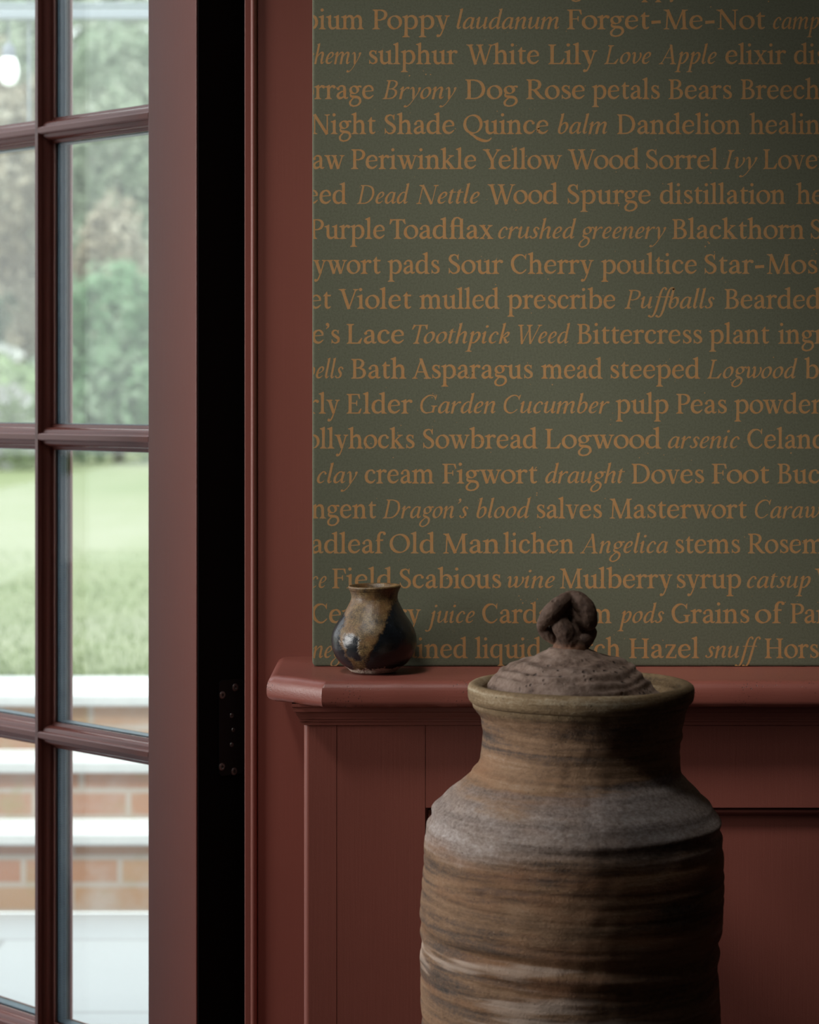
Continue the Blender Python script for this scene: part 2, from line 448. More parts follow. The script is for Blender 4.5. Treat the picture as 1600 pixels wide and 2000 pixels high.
CAPS = 'ABCDEFGHILMNOPQRSTVWY'
def cap(p, c):
    S, C, L, F_ = p.stem, p.curve, p.line, p.foot
    w, th = p.w, p.t
    T = p.T
    adv = 34
    def top(x, l=3.8, r=3.8, ww=None, b=3.2): F_(x, CH, l, r, w=ww, up=-1, b=b)
    if c == 'A':
        L(6.2, 0, 19.2, CH, th + .4); L(18.0, CH + .4, 31.4, 0, w + .4); L(11, 13.2, 25.5, 13.2, th); F_(6.2, 0, 3.8, 4.2, w=th + .4, b=2.4); F_(31.0, 0, 4.2, 4, b=2.4); p.poly([(15.2, 40.2), (19.4, 39.6), (22, 34), (17.6, 35.5)]); adv = 37
    elif c == 'B':
        S(8, 0, CH); F_(8, 0, 3.8, 0); top(8, 3.8, 0)
        C([(8, 37.4), (16.5, 37.4), (22.2, 34.2), (23.0, 28.4), (19.4, 22.8), (13, 20.8), (8, 20.6)], ws=[th, th + .3, w * .85, w, w * .7, th, th])
        C([(8, 20.8), (17.5, 20.4), (24.6, 16.6), (26.0, 9.6), (22, 3.2), (14.5, 1.2), (8, 1.2)], ws=[th, th + .4, w * .9, w + .3, w * .7, th + .3, th]); adv = 31.5
    elif c in 'CG':
        C([(30.2, 29.4), (27.4, 34.4), (21.0, 37.2), (12.6, 34.9), (6.4, 27.2), (5.4, 17.6), (8.8, 7.8), (16.2, 2.0), (23.6, 2.0)] + ([(30.8, 7.6)] if c == 'C' else [(31, 4.2)]), ws=[th, th + .3, th + .6, w * .85, T, T, w, w * .7, th + .6, th])
        p.poly([(31.8, 39.4), (29.4, 36.4), (29.2, 29.5), (31.2, 26.8)])
        if c == 'G': S(31, 2.2, 14.5); F_(31, 16.4, 4, 3.8, up=-1, b=2); adv = 38
        else: p.poly([(31.8, 7.6), (29.4, 5.4), (28.6, 7.2), (31.4, 9.6)]); adv = 34.5
    elif c == 'D':
        S(8, 0, CH); F_(8, 0, 3.8, 0); top(8, 3.8, 0)
        C([(8, 37.3), (17.5, 37.0), (27.8, 32.4), (32.6, 21), (30.2, 9.4), (21.5, 2.2), (8, 1.2)], ws=[th, th + .5, w * .9, T + .2, w * .95, th + .8, th]); adv = 38
    elif c in 'EF':
        S(8, 0, CH); F_(8, 0, 3.8, 4 if c == 'F' else 0); top(8, 3.8, 0)
        L(8, 37.4, 25, 37.4, th); L(8, 20.4, 20, 20.4, th); p.poly([(20, 26), (21.4, 25), (21.4, 15.6), (20, 14.8), (18.4, 20.4)])
        p.poly([(25.6, 38.5), (26.8, 28.6), (25.2, 28.6), (21.6, 37)])
        if c == 'E':
            L(8, 1.2, 26.5, 1.2, th); p.poly([(26.6, 0), (29.4, 10), (27.8, 10.2), (22.4, 1.8)]); adv = 32
        else: adv = 29
    elif c == 'H':
        for x in (8, 31): S(x, 0, CH); F_(x); top(x)
        L(8, 20, 31, 20, th); adv = 39.5
    elif c == 'I': S(8, 0, CH); F_(8); top(8); adv = 16.5
    elif c == 'L':
        S(8, 0, CH); F_(8, 0, 3.8, 0); top(8); L(8, 1.3, 26, 1.3, th + .2); p.poly([(26.2, 0), (29.6, 11), (27.8, 11.2), (20.6, 1.6)]); adv = 30.5
    elif c == 'M':
        L(7.4, 0, 9.4, CH, th + .5); L(9.0, CH, 23.2, .2, w); L(23.0, .8, 36.6, CH, th + .3); L(37.2, CH, 38.4, 0, w); F_(7.2, 0, 4, 4, w=th, b=2.4); F_(38.4, 0, 4.2, 4)
        F_(8.2, CH, 4.0, 0, w=4, up=-1, b=2.4); F_(37.6, CH, 0, 4.0, up=-1, b=2.4); adv = 46
    elif c == 'N':
        L(8, 0, 8, CH, th + .4); L(7.4, CH, 32.8, -.4, w); L(33, 0, 33, CH, th + .4); F_(8, 0, 4.2, 4.2, w=th, b=2.4); top(33, 4.2, 4.2, th, 2.4); F_(6.4, CH, 4.0, 0, w=4, up=-1, b=2); adv = 40
    elif c in 'OQ':
        p.ring(19.6, 19.4, 15.6, 17.4, 0.0)
        if c == 'Q': C([(13, 1.6), (20, -2.6), (30, -9.4), (41, -13.2), (49, -12.4), (55, -7.4)], ws=[2.2, 4.2, 5.8, 5.2, 3.6, 1.6])
        adv = 39.4
    elif c in 'PR':
        S(8, 0, CH); F_(8); top(8, 3.8, 0)
        y = 18.6
        C([(8, 37.3), (16.5, 37.3), (23.6, 34.2), (25.4, 28.0), (22.6, 21.6), (15.5, y - .4), (8.5, y)], ws=[th, th + .4, w * .85, w + .2, w * .8, th + .2, th])
        if c == 'P': adv = 29.5
        else: C([(15.5, 19), (21, 12), (27, 4.4), (33.5, 1.0)], ws=[w, w + .3, w, 2.2]); p.poly([(28, 0), (28, 3.4), (35.4, 1.6), (35.4, 0)]); adv = 34.5
    elif c == 'S':
        C([(21.0, 29.4), (18.8, 35.2), (13.6, 37.2), (7.8, 34.6), (6.2, 28.8), (9.6, 23.6), (16, 19.2), (21.4, 14), (22.0, 7.4), (17.6, 2.2), (10.8, 1.6), (5.2, 7.0)], ws=[th, th, th + .5, w * .75, w * .95, T, T + .3, T, w * .9, w * .6, th + .4, th])
        p.poly([(22.4, 39.6), (19.8, 36), (20.2, 29), (22, 26.6)]); p.poly([(3.6, -.6), (6.2, 3), (5.8, 9.8), (3.8, 12.2)]); adv = 27
    elif c == 'T':
        S(17, 0, CH); F_(17); L(4, 37.3, 30, 37.3, th + .3); p.poly([(3.6, 39.4), (2.2, 28.6), (4, 28.8), (8.6, 36.8)]); p.poly([(30.4, 39.4), (31.8, 28.6), (30, 28.8), (25.4, 36.8)]); adv = 33
    elif c in 'VW':
        if c == 'V':
            L(6.6, CH, 19, -.6, w + .2); L(19, .4, 31.8, CH, th + .3); top(6.6, 4, 4, b=2); top(31.8, 4, 3.8, th, 2); adv = 37
        else:
            L(6.6, CH, 17.4, -.6, w); L(17.6, .4, 28.4, CH - 1, th + .2); L(24.4, CH, 35.2, -.6, w); L(35.4, .4, 47, CH, th + .3); top(6.6, 4, 4, b=2); top(25.2, 4, 4.2, b=2); top(47, 4, 3.8, th, 2); adv = 52
    elif c == 'Y':
        L(6.6, CH, 17.6, 17, w); L(29.6, CH, 18.6, 17.6, th + .3); S(18, 0, 18.5); F_(18); top(6.6, 4, 4, b=2); top(29.8, 4, 3.8, th, 2); adv = 34
    return adv

IX, IC, IA = 24.0, 37.0, 41.0
def italic(c):
    p = Pen(4.6, 1.5, 35.0, 4.2)
    C, L = p.curve, p.line
    w, t = 4.1, 1.35
    adv = 20
    def bowl(x=16.6):
        C([(x, 20.4), (12.6, 23.0), (8.0, 20.6), (4.6, 13.4), (4.4, 6.0), (7.0, 2.1), (10.4, 2.6), (14.2, 7.4), (x, 14)], ws=[2.6, 1.9, 2.8, 4.2, 4.4, 3.8, 2.3, 1.5, 1.3])
    def out(x, y1, ex=0):
        C([(x, y1), (x, 14), (x, 6), (x + 1.2, 2.2), (x + 3.0, 2.0), (x + 5.6, 5.0)], ws=[w, w, w, 3.6, 2.2, 1.1])
    def ent(x, y=IX):
        C([(x - 4.2, y - 5.6), (x - 1.6, y - 2.0), (x, y - .6), (x + 1.4, y - 1)], ws=[1.1, 1.7, 2.6, 1.4])
    def tall(x):
        p.poly([(x - 3.8, IA - 2.4), (x + 1.9, IA + .2), (x + 2.0, IA - 8), (x - 2.0, IA - 8), (x - 2.1, IA - 4.2)])
    def arch(x, last=True):
        C([(x, 10), (x + 3, 17.4), (x + 7, 22.4), (x + 10.0, 22.6), (x + 11.4, 19.4), (x + 11.2, 13)], ws=[1.2, 1.5, 2.4, 4.0, 4.5, 4.2])
        if last: out(x + 11.2, 14)
        else: p.line(x + 11.2, 14, x + 11.2, 0, w)
    if c == 'a': bowl(); out(16.8, 23); adv = 22
    elif c == 'd': bowl(); out(16.8, IA - 2); tall(16.8); adv = 22
    elif c == 'b': C([(5, 39), (5, 20), (5, 8), (6.6, 2.8), (10.4, 1.6), (15.0, 5.4), (17.0, 12.6), (15.6, 19.6), (12.0, 22.2), (8.2, 19.4), (5, 13)], ws=[w, w, w, 3.4, 2.2, 2.6, 4.0, 4.4, 3.0, 1.7, 1.2]); tall(5); adv = 20
    elif c == 'c': C([(15.0, 19.2), (12.6, 22.6), (8.8, 21.8), (5.0, 15.6), (4.4, 8), (6.8, 2.6), (10.6, 1.8), (15.4, 5.6)], ws=[2.8, 2.2, 2.4, 4.0, 4.4, 3.6, 2.4, 1.1]); p.dot(14.8, 19.2, 1.9); adv = 17.5
    elif c == 'e': C([(4.6, 9.6), (10.0, 12.2), (14.2, 16.4), (13.8, 21.4), (10.2, 22.8), (6.4, 19.0), (4.4, 12), (4.8, 5.4), (7.4, 2.2), (11.0, 2.2), (15.6, 6.0)], ws=[1.2, 1.5, 2.6, 3.4, 2.2, 3.2, 4.3, 4.2, 3.3, 2.3, 1.1]); adv = 17.5
    elif c == 'f': C([(17.6, 38.2), (15.6, 41.2), (12.2, 39.6), (10.2, 33), (9.4, 22), (8.6, 6), (7.6, -6), (5.6, -13.6), (2.4, -16.0), (-.8, -13.8)], ws=[2.8, 2.2, 2.6, 3.6, w, w, w, 3.4, 2.2, 2.8]); p.dot(17.4, 38.4, 1.9); p.dot(-.8, -14, 2.1); L(3.4, 23.2, 15.4, 23.2, 1.7); adv = 12.6
    elif c == 'g':
        p.ring(10.6, 16.2, 5.6, 6.4, -.1, k=.95); C([(14.8, 20.6), (17.4, 22.6), (20.8, 21.8)], ws=[1.4, 2.2, 3])
        C([(7.2, 10.6), (5.0, 7.6), (7.0, 4.6), (12.4, 2.4), (16.6, -1.6), (17.0, -8), (13.0, -13.6), (7.0, -15.6), (2.6, -12.6), (3.0, -6.6), (7.4, -1), (11.4, 3)], ws=[1.2, 2.0, 3.4, 4.0, 3.8, 3.2, 2.4, 2.2, 3.0, 3.0, 1.9, 1.4]); adv = 19.5
    elif c == 'h': L(5, 0, 5, IA - 2, w); tall(5); arch(5); adv = 22
    elif c in 'nmr':
        L(5, 0, 5, IX - 1, w); ent(5)
        if c == 'r': C([(5, 10), (8, 17.4), (11.6, 22.0), (14.8, 22.4)], ws=[1.2, 1.6, 2.6, 3.6]); p.dot(14.6, 21.6, 2.0); adv = 16.4
        elif c == 'n': arch(5); adv = 22
        else: arch(5, False); arch(16.2); adv = 33.4
    elif c == 'i': ent(5); out(5, IX - 1); p.dot(6.4, 33.6, 2.5); adv = 11.6
    elif c == 'j': ent(6); C([(6, IX - 1), (6, 8), (5.8, -6), (4, -13.2), (.6, -15.4), (-2.6, -13.4)], ws=[w, w, w, 3.2, 2.0, 2.6]); p.dot(7, 33.6, 2.5); adv = 11.6
    elif c == 'k':
        L(5, 0, 5, IA - 2, w); tall(5); C([(5, 9.6), (8.6, 17), (12.4, 22), (15.2, 21.2), (14.8, 16.2), (11, 12.8), (7.0, 11.8)], ws=[1.2, 1.5, 2.4, 3.6, 3.2, 2, 1.4])
        C([(9.4, 12.4), (12.2, 7), (14.6, 2.8), (16.6, 2.2), (19.4, 5)], ws=[2.6, 4.2, 3.8, 2.4, 1.1]); adv = 19.5
    elif c == 'l': out(5, IA - 2); tall(5); adv = 11
    elif c == 'o': p.ring(10.4, 12.1, 6.6, 10.4, -.16); adv = 20
    elif c == 'p':
        L(6, DH, 6, IX - .6, w); ent(6); p.foot(6, DH, 3.4, 3.4, w=w, b=2, h=1.3)
        C([(6, 12), (9.4, 18.8), (13.2, 22.4), (16.8, 20.4), (17.8, 14), (15.6, 6.6), (11.6, 2.0), (6.8, 2.6)], ws=[1.2, 1.6, 2.6, 4.0, 4.5, 3.8, 2.2, 1.6]); adv = 21
    elif c == 's': C([(13.4, 19.4), (11.2, 22.4), (7.8, 21.8), (6.2, 18.4), (8.4, 14.0), (11.6, 9.6), (11.6, 5.0), (8.6, 2.0), (4.8, 2.0), (2.6, 4.6)], ws=[2.4, 2.0, 2.6, 3.4, 4.3, 4.4, 3.6, 2.4, 2.0, 2.6]); p.dot(13.2, 19.6, 1.7); p.dot(2.8, 4.4, 1.8); adv = 15.4
    elif c == 't': out(5, 27.5); p.poly([(3.2, 23), (6.8, 31.2), (7.1, 23)]); L(1, 23, 12, 23.2, 1.7); adv = 12.6
    elif c == 'u': ent(5); C([(5, IX - 1), (4.8, 10), (5.6, 4), (8.2, 2), (12, 5), (16.6, 12.6)], ws=[w, w, 4, 2.6, 1.6, 1.2]); out(16.8, IX); adv = 22
    elif c in 'vw':
        for k in range(2 if c == 'w' else 1):
            x = 10.4 * k
            C([(x + 1.4, 19), (x + 3.6, 22.6), (x + 5.6, 21.4), (x + 6.4, 15), (x + 6.8, 6), (x + 8.6, 1.6)], ws=[1.2, 2, 3.2, w, w, 3.0])
            C([(x + 8.0, 1.8), (x + 12.6, 4.4), (x + 16.4, 11.4), (x + 16.8, 18.4), (x + 14.6, 22.6)], ws=[2.6, 1.8, 2.2, 3.4, 2.6])
        adv = 18.6 if c == 'v' else 29
    elif c == 'y':
        C([(1.4, 19), (3.8, 22.6), (6.2, 21.0), (8.0, 14), (9.8, 4), (10.4, 0)], ws=[1.2, 2, 3.4, w, w, 2.6])
        C([(17.2, 20), (15.6, 12.6), (11.0, 0), (6.6, -9.2), (2.0, -14.4), (-1.2, -14.6)], ws=[3.4, 1.8, 1.3, 1.3, 1.9, 2.8]); p.dot(16.8, 21, 2.3); p.dot(-1.0, -13.9, 2.2); adv = 18.6
    elif c == "'": p.dot(5, 36.5, 2.5); C([(6.2, 37), (6.2, 33.4), (3.0, 29)], ws=[3, 2.4, 1]); adv = 9
    elif c in CAPS:
        q = Pen(4.6, 1.5, 20.0, 4.3)
        adv = cap(q, c)
        p.tris = [[Vector((v.x * .86, v.y * IC / CH)) for v in tr] for tr in q.tris]
        adv *= .86
    p.tris = [[Vector((v.x + .205 * v.y, v.y)) for v in tr] for tr in p.tris]
    return p.tris, adv

GLYPH = {}
def glyph(style, c):
    key = (style, c)
    if key not in GLYPH:
        tris, adv = (roman if style == 'R' else italic)(c)
        vs, fs = [], []
        rnd = random.Random(repr(key))
        for tr in tris:
            i = len(vs)
            vs += [v.copy() for v in tr]
            fs.append(list(range(i, i + len(tr))))
        r = delaunay_2d_cdt(vs, [], fs, 0, 1e-4, True)
        ov = [(v.x, v.y) for v in r[0]]
        of = [f for f, src in zip(r[2], r[5]) if len(src)]
        used = {i for f in of for i in f}
        xs = [ov[i][0] for i in used]
        # worn, slightly uneven edge of metal type
        ov = [(x + .42 * noise.noise(Vector((x * .33, y * .33, rnd.random() * 0 + len(c) + ord(c[0])))), y + .42 * noise.noise(Vector((x * .33 + 40, y * .33, ord(c[0]))))) for x, y in ov]
        GLYPH[key] = (ov, of, min(xs), max(xs), adv)
    return GLYPH[key]

def word_layout(style, text):
    toks = []
    i = 0
    while i < len(text):
        if style == 'R' and text[i:i + 2] == 'fl': toks.append('fl'); i += 2
        else: toks.append(text[i]); i += 1
    KERN = {('W', 'o'): -4, ('W', 'h'): -1.5, ('W', 'e'): -4, ('Y', 'e'): -5, ('T', 'o'): -5, ('V', 'i'): -3, ('P', 'e'): -1.5, ('P', 'o'): -1.5, ('P', 'a'): -2, ('F', 'o'): -2.5, ('F', 'i'): -1.5, ('r', 'g'): -1, ('L', 'i'): -1.5, ('o', 'w'): -1, ('w', 'o'): -1, ('r', 'y'): .5}
    x = 0
    out = []
    for a, b in zip(toks, toks[1:] + [None]):
        g = glyph(style, a)
        out.append((a, x))
        x += g[4] + KERN.get((a, b), 0)
    x0 = out[0][1] + glyph(style, toks[0])[2]
    x1 = out[-1][1] + glyph(style, toks[-1])[3]
    return out, x0, x1

BASE0, LEAD = 57.2, 68.24
# (line, style, text, left px or None, right px or None) as printed on the paper
TEXT = [
 (0,'R','Elder',677,806),(0,'I','wine',821,914),(0,'R','cream',930,1066),(0,'R','fig',None,1140),(0,'R','Poppy',1205,1330),(0,'I','arsenic',1346,1486),(0,'R','salves',1502,1629),
 (1,'R','Opium',None,711),(1,'R','Poppy',727.5,879),(1,'I','laudanum',892,1092),(1,'R','Forget-Me-Not',1108,1495),(1,'I','camphor',1510,None),
 (2,'I','Alchemy',None,705.6),(2,'R','sulphur',721,894),(2,'R','White',911,1053),(2,'R','Lily',1071,1167),(2,'I','Love',1180,1272),(2,'I','Apple',1287,1400),(2,'R','elixir',1417,1536),(2,'R','distil',1551,None),
 (3,'R','Borrage',None,730),(3,'I','Bryony',747,892),(3,'R','Dog',909,1012),(3,'R','Rose',1028,1142),(3,'R','petals',1156,1289),(3,'R','Bears',1306,1430),(3,'R','Breech',1447,None),
 (4,'R','Night',None,734),(4,'R','Shade',751.5,887.5),(4,'R','Quince',905,1071),(4,'I','balm',1090,1186),(4,'R','Dandelion',1205.6,1447.5),(4,'R','healing',1464,None),
 (5,'R','straw',None,673),(5,'R','Periwinkle',686,930),(5,'R','Yellow',943,1098),(5,'R','Wood',1109,1250),(5,'R','Sorrel',1262.5,1403),(5,'I','Ivy',1413,1480),(5,'R','Lovers',1491,None),
 (6,'R','weed',None,678),(6,'I','Dead',697,800),(6,'I','Nettle',813,937),(6,'R','Wood',952.5,1091),(6,'R','Spurge',1109,1271),(6,'R','distillation',1289,1535),(6,'R','herb',1555,None),
 (7,'R','Purple',606,751.5),(7,'R','Toadflax',761,964),(7,'I','crushed',973,1126),(7,'I','greenery',1130,1301.6),(7,'R','Blackthorn',1313,1572),(7,'R','Seed',1584,None),
 (8,'R','ywort',611,744),(8,'R','pads',757,859),(8,'R','Sour',876.5,983),(8,'R','Cherry',998,1160),(8,'R','poultice',1174,1361),(8,'R','Star-Mos|s',1376.5,1597),
 (9,'R','Velvet',None,647),(9,'R','Violet',661.5,804),(9,'R','mulled',819,976),(9,'R','prescribe',990.6,1201.6),(9,'I','Puffballs',1220,1396),(9,'R','Bearded',1415.6,1604),
 (10,'R',"ne's",None,664),(10,'R','Lace',677,789),(10,'I','Toothpick',804.7,996),(10,'I','Weed',1012,1114),(10,'R','Bittercress',1127.5,1372),(10,'R','plant',1385,1503),(10,'R','ing|redients',1520,None),
 (11,'I','bells',None,671),(11,'R','Bath',686,794),(11,'R','Asparagus',805,1041),(11,'R','mead',1057,1177.5),(11,'R','steeped',1193,1368),(11,'I','Logwood',1381,1558),(11,'R','bark',1571,None),
 (12,'R','curly',None,664),(12,'R','Elder',677,806),(12,'I','Garden',821,968),(12,'I','Cucumber',984,1190.6),(12,'R','pulp',1202.5,1306),(12,'R','Peas',1321,1420),(12,'R','powder',1434,1606),
 (13,'R','hollyhocks',None,810),(13,'R','Sowbread',826.6,1050.6),(13,'R','Logwood',1065,1292),(13,'I','arsenic',1304.7,1445),(13,'R','Celan|dine',1460,None),
 (14,'I','clay',619,699),(14,'R','cream',712.5,848),(14,'R','Figwort',864,1050),(14,'I','draught',1065,1221),(14,'R','Doves',1234,1375.6),(14,'R','Foot',1390.6,1503),(14,'R','Buc|k',1519,None),
 (15,'R','ngent',608,735),(15,'I',"Dragon's",747.5,915),(15,'I','blood',931,1037),(15,'R','salves',1049,1176),(15,'R','Masterwort',1191,1459),(15,'I','Caraw|ay',1475,1603),
 (16,'R','adleaf',608,754),(16,'R','Old',761,851),(16,'R','Man',865.6,976.6),(16,'R','lichen',983,1122),(16,'I','Angelica',1133,1305),(16,'R','stems',1320,1446),(16,'R','Rosem|ary',1461,None),
 (17,'I','ce',606,638),(17,'R','Field',649,767),(17,'R','Scabious',781,979),(17,'I','wine',991,1084),(17,'R','Mulberry',1094,1314),(17,'R','syrup',1322.5,1448),(17,'I','catsup',1459,1584),(17,'R','V|iolet',1592,None),
 (18,'R','Centaury',609,822.5),(18,'I','juice',830,927.5),(18,'R','Cardamom',942,1195),(18,'I','pods',1206,1297.5),(18,'R','Grains',1312,1464),(18,'R','of',1475,1533),(18,'R','Pa|radise',1544,None),
 (19,'I','negar',611,None),(19,'R','Strained',None,914),(19,'R','liquid',927.5,1058),(19,'R','Witch',None,1212.5),(19,'R','Hazel',1229,1366),(19,'I','snuff',1377.5,1486.6),(19,'R','Hors|e',1494,None),
]

# the print repeats beyond the frame: to the right and above
_last = {}
for t in TEXT: _last[t[0]] = t
def more_text():
    out = list(TEXT)
    for ln in range(0, 20):
        src = [t for t in TEXT if t[0] == (ln * 7 + 5) % 19 + 1 and t[3] and t[4]]
        out += [(ln, st, tx.replace('|', ''), 'next', None) for _, st, tx, *_r in src * 2]
    for k in range(-9, 0):
        src = [t for t in TEXT if t[0] == k + 19 and t[3] and t[4]] 
        out += [(k, st, tx, xa, xb) for _, st, tx, xa, xb in src]
        out += [(k, t[1], t[2].replace('|', ''), 'next', None) for t in TEXT if t[0] == k + 14 and t[3] and t[4]]
    return out
# ---------------------------------------------------------------- room shell
PY = -0.10                     # face of the papered wall
LEDGE_TOP = 0.8996
PX0 = (610 - 800) / F * (PY - CY)

# papered wall with its printed words
def paper_mats():
    m, nt, b = mat_new('olive_green_wallpaper')
    n1 = tex_noise(nt, 1500, 2, 0.7, mapping(nt))
    n2 = tex_noise(nt, 420, 3, 0.6, mapping(nt))
    f = mth(nt, 'MULTIPLY_ADD', n2.outputs['Fac'], 0.5, mth(nt, 'MULTIPLY', n1.outputs['Fac'], 0.5))
    c = cramp(nt, f, [(0.30, (0.0808, 0.0840, 0.0549)), (0.5, (0.1115, 0.1163, 0.0783)), (0.72, (0.1341, 0.1389, 0.0961))])
    nt.links.new(c, b.inputs['Base Color'])
    b.inputs['Roughness'].default_value = 0.85
    b.inputs['Specular IOR Level'].default_value = 0.2
    bump(nt, b, f, 0.12, 0.0004)
    k, nt, b = mat_new('ochre_printing_ink')
    n1 = tex_noise(nt, 700, 3, 0.65, mapping(nt))
    n2 = tex_noise(nt, 130, 3, 0.6, mapping(nt))
    c = cramp(nt, n2.outputs['Fac'], [(0.3, (0.3666, 0.1770, 0.0636)), (0.5, (0.3793, 0.2059, 0.0815)), (0.72, (0.3350, 0.2059, 0.1010))])
    worn = cramp(nt, n1.outputs['Fac'], [(0.60, 0.0), (0.70, 0.6)])
    c = mixc(nt, worn, c, (0.1327, 0.1192, 0.0738))
    nt.links.new(c, b.inputs['Base Color'])
    b.inputs['Roughness'].default_value = 0.8
    b.inputs['Specular IOR Level'].default_value = 0.2
    return m, k
M['paper'], M['ink'] = paper_mats()

def build_paper_wall():
    bm = bmesh.new()
    x0, x1, z0, z1 = PX0, 2.6, LEDGE_TOP, 2.6
    r = 0.0055
    def outline(ins):
        pts = []
        for i in range(7):
            a = PI + PI / 2 * i / 6
            pts.append((x0 + r + (r - ins) * math.cos(a), z0 + r + (r - ins) * math.sin(a) + 0.0002))
        return pts + [(x1, z0 + ins), (x1, z1), (x0 + ins, z1)]
    rings = []
    for y, ins in ((0.0, 0.0), (PY + 0.0030, 0.0), (PY + 0.0012, 0.0004), (PY + 0.0003, 0.0013), (PY, 0.0030)):
        rings.append([bm.verts.new((x, y, z)) for x, z in outline(ins)])
    n = len(rings[0])
    for a, b in zip(rings, rings[1:]):
        for i in range(n):
            j = (i + 1) % n
            bm.faces.new((a[i], a[j], b[j], b[i]))
    bm.faces.new(rings[0]); bm.faces.new(rings[-1])
    bmesh.ops.recalc_face_normals(bm, faces=bm.faces[:])
    # ---- the words
    Zp = PY - CY
    px = Zp / F                       # metres per frame pixel on this wall
    tb = bmesh.new()
    def X(p): return (p - 800) * px
    def put(style, lay, ox, s, by):
        for ch, gx in lay:
            vs, fs, *_ = glyph(style, ch)
            nv = [tb.verts.new((X(ox + (gx + x) * s), PY - 0.00006, CZ - (by - y - HOR) * px)) for x, y in vs]
            for f in fs:
                try: tb.faces.new([nv[i] for i in f])
                except ValueError: pass
    end = {}
    for ln, st, tx, xa, xb in more_text():
        pre = tx.split('|')[0]
        tx = tx.replace('|', '')
        lay, g0, g1f = word_layout(st, tx)
        g1 = word_layout(st, pre)[2]
        by = BASE0 + LEAD * (ln - 1)
        if xa == 'next':
            xa = end[ln] + 14
            if xa > 2700: continue
        if xa is not None and xb is not None:
            s = (xb - xa) / (g1 - g0); ox = xa - g0 * s
        elif xa is not None: s = .985; ox = xa - g0 * s
        else: s = .985; ox = xb - g1 * s
        end[ln] = max(end.get(ln, 0), ox + g1f * s)
        put(st, lay, ox, s, by)
    # stray specks of ink
    rnd = random.Random(11)
    for k in range(330):
        cx, cy = rnd.uniform(615, 1640), rnd.uniform(-20, 1290)
        rr = rnd.choice([.5, .6, .7, .8, .9, 1.1, 1.3, 1.7])
        m_ = rnd.choice([1, 1, 1, 3])
        for q in range(m_):
            ax, ay = cx + rnd.gauss(0, 7) * (q > 0), cy + rnd.gauss(0, 6) * (q > 0)
            r2 = rr * rnd.uniform(.5, 1)
            nn = rnd.randint(4, 7)
            nv = [tb.verts.new((X(ax + r2 * rnd.uniform(.6, 1.3) * math.cos(2 * PI * i / nn)), PY - 0.00006, CZ - (ay + r2 * rnd.uniform(.6, 1.3) * math.sin(2 * PI * i / nn) - HOR) * px)) for i in range(nn)]
            tb.faces.new(nv)
    for co, no in (((x0 + 0.0012, 0, 0), (-1, 0, 0)), ((0, 0, z0 + 0.0008), (0, 0, -1))):
        bmesh.ops.bisect_plane(tb, geom=tb.verts[:] + tb.edges[:] + tb.faces[:], plane_co=co, plane_no=no, clear_outer=True)
    # remove the part that would float in front of the rounded lower corner
    for f in tb.faces:
        f.material_index = 1
        f.normal_update()
        if f.normal.y > 0: f.normal_flip()
    me = bpy.data.meshes.new('tmp'); tb.to_mesh(me); tb.free()
    bm.from_mesh(me)
    bpy.data.meshes.remove(me)
    for v in bm.verts: pass
    out = bpy.data.meshes.new('wall_back')
    bm.to_mesh(out); bm.free()
    out.materials.append(M['paper']); out.materials.append(M['ink'])
    o = bpy.data.objects.new('wall_back', out)
    COL.objects.link(o)
    tag(o, 'olive green wallpaper printed with lines of ochre plant and remedy names', kind='structure')
build_paper_wall()

# casing of the garden door: flat board with a bead on its outer edge (plan profile extruded upwards)
CX0 = (478 - 800) / F * 2.7
def build_casing():
    bm = bmesh.new()
    pr = [(0.0, 0.03), (0.0, 0.0008), (0.0006, 0.0), (0.0064, 0.0), (0.0070, 0.0012)]
    cx, r = 0.0106, 0.0044
    for i in range(13):
        a = PI - PI * i / 12
        pr.append((cx + r * math.cos(a) * .86, -0.0010 - r * 1.1 * math.sin(a)))
    pr += [(0.0148, 0.0022), (0.0153, 0.0022), (0.0156, 0.0003), (0.0162, 0.0), (0.30, 0.0), (0.30, 0.03)]
    prof = [(CX0 + a, b) for a, b in pr]
    sweep(bm, prof, [(Vector((0, 0, z)), Vector((1, 0, 0)), Vector((0, 1, 0))) for z in (0.0, 2.6)])
    structure('trim_1', bm, M['paint_v'], 35, 'dusky red door casing with a beaded left edge')
build_casing()

# frame of the garden door behind the casing, with an added black light stop in the rebate
bm = bmesh.new()
box(bm, CX0 + 0.004, 0.11, 0.03, 0.24, 0, 2.6)
structure('trim_2', bm, M['paint_v'], None, 'red painted door frame behind the casing')
bm = bmesh.new()
box(bm, CX0 - 0.022, CX0 + 0.004, 0.155, 0.235, 0, 2.6, 0.003)
structure('trim_3', bm, M['black'], 40, 'black light stop added in the gap of the door frame')

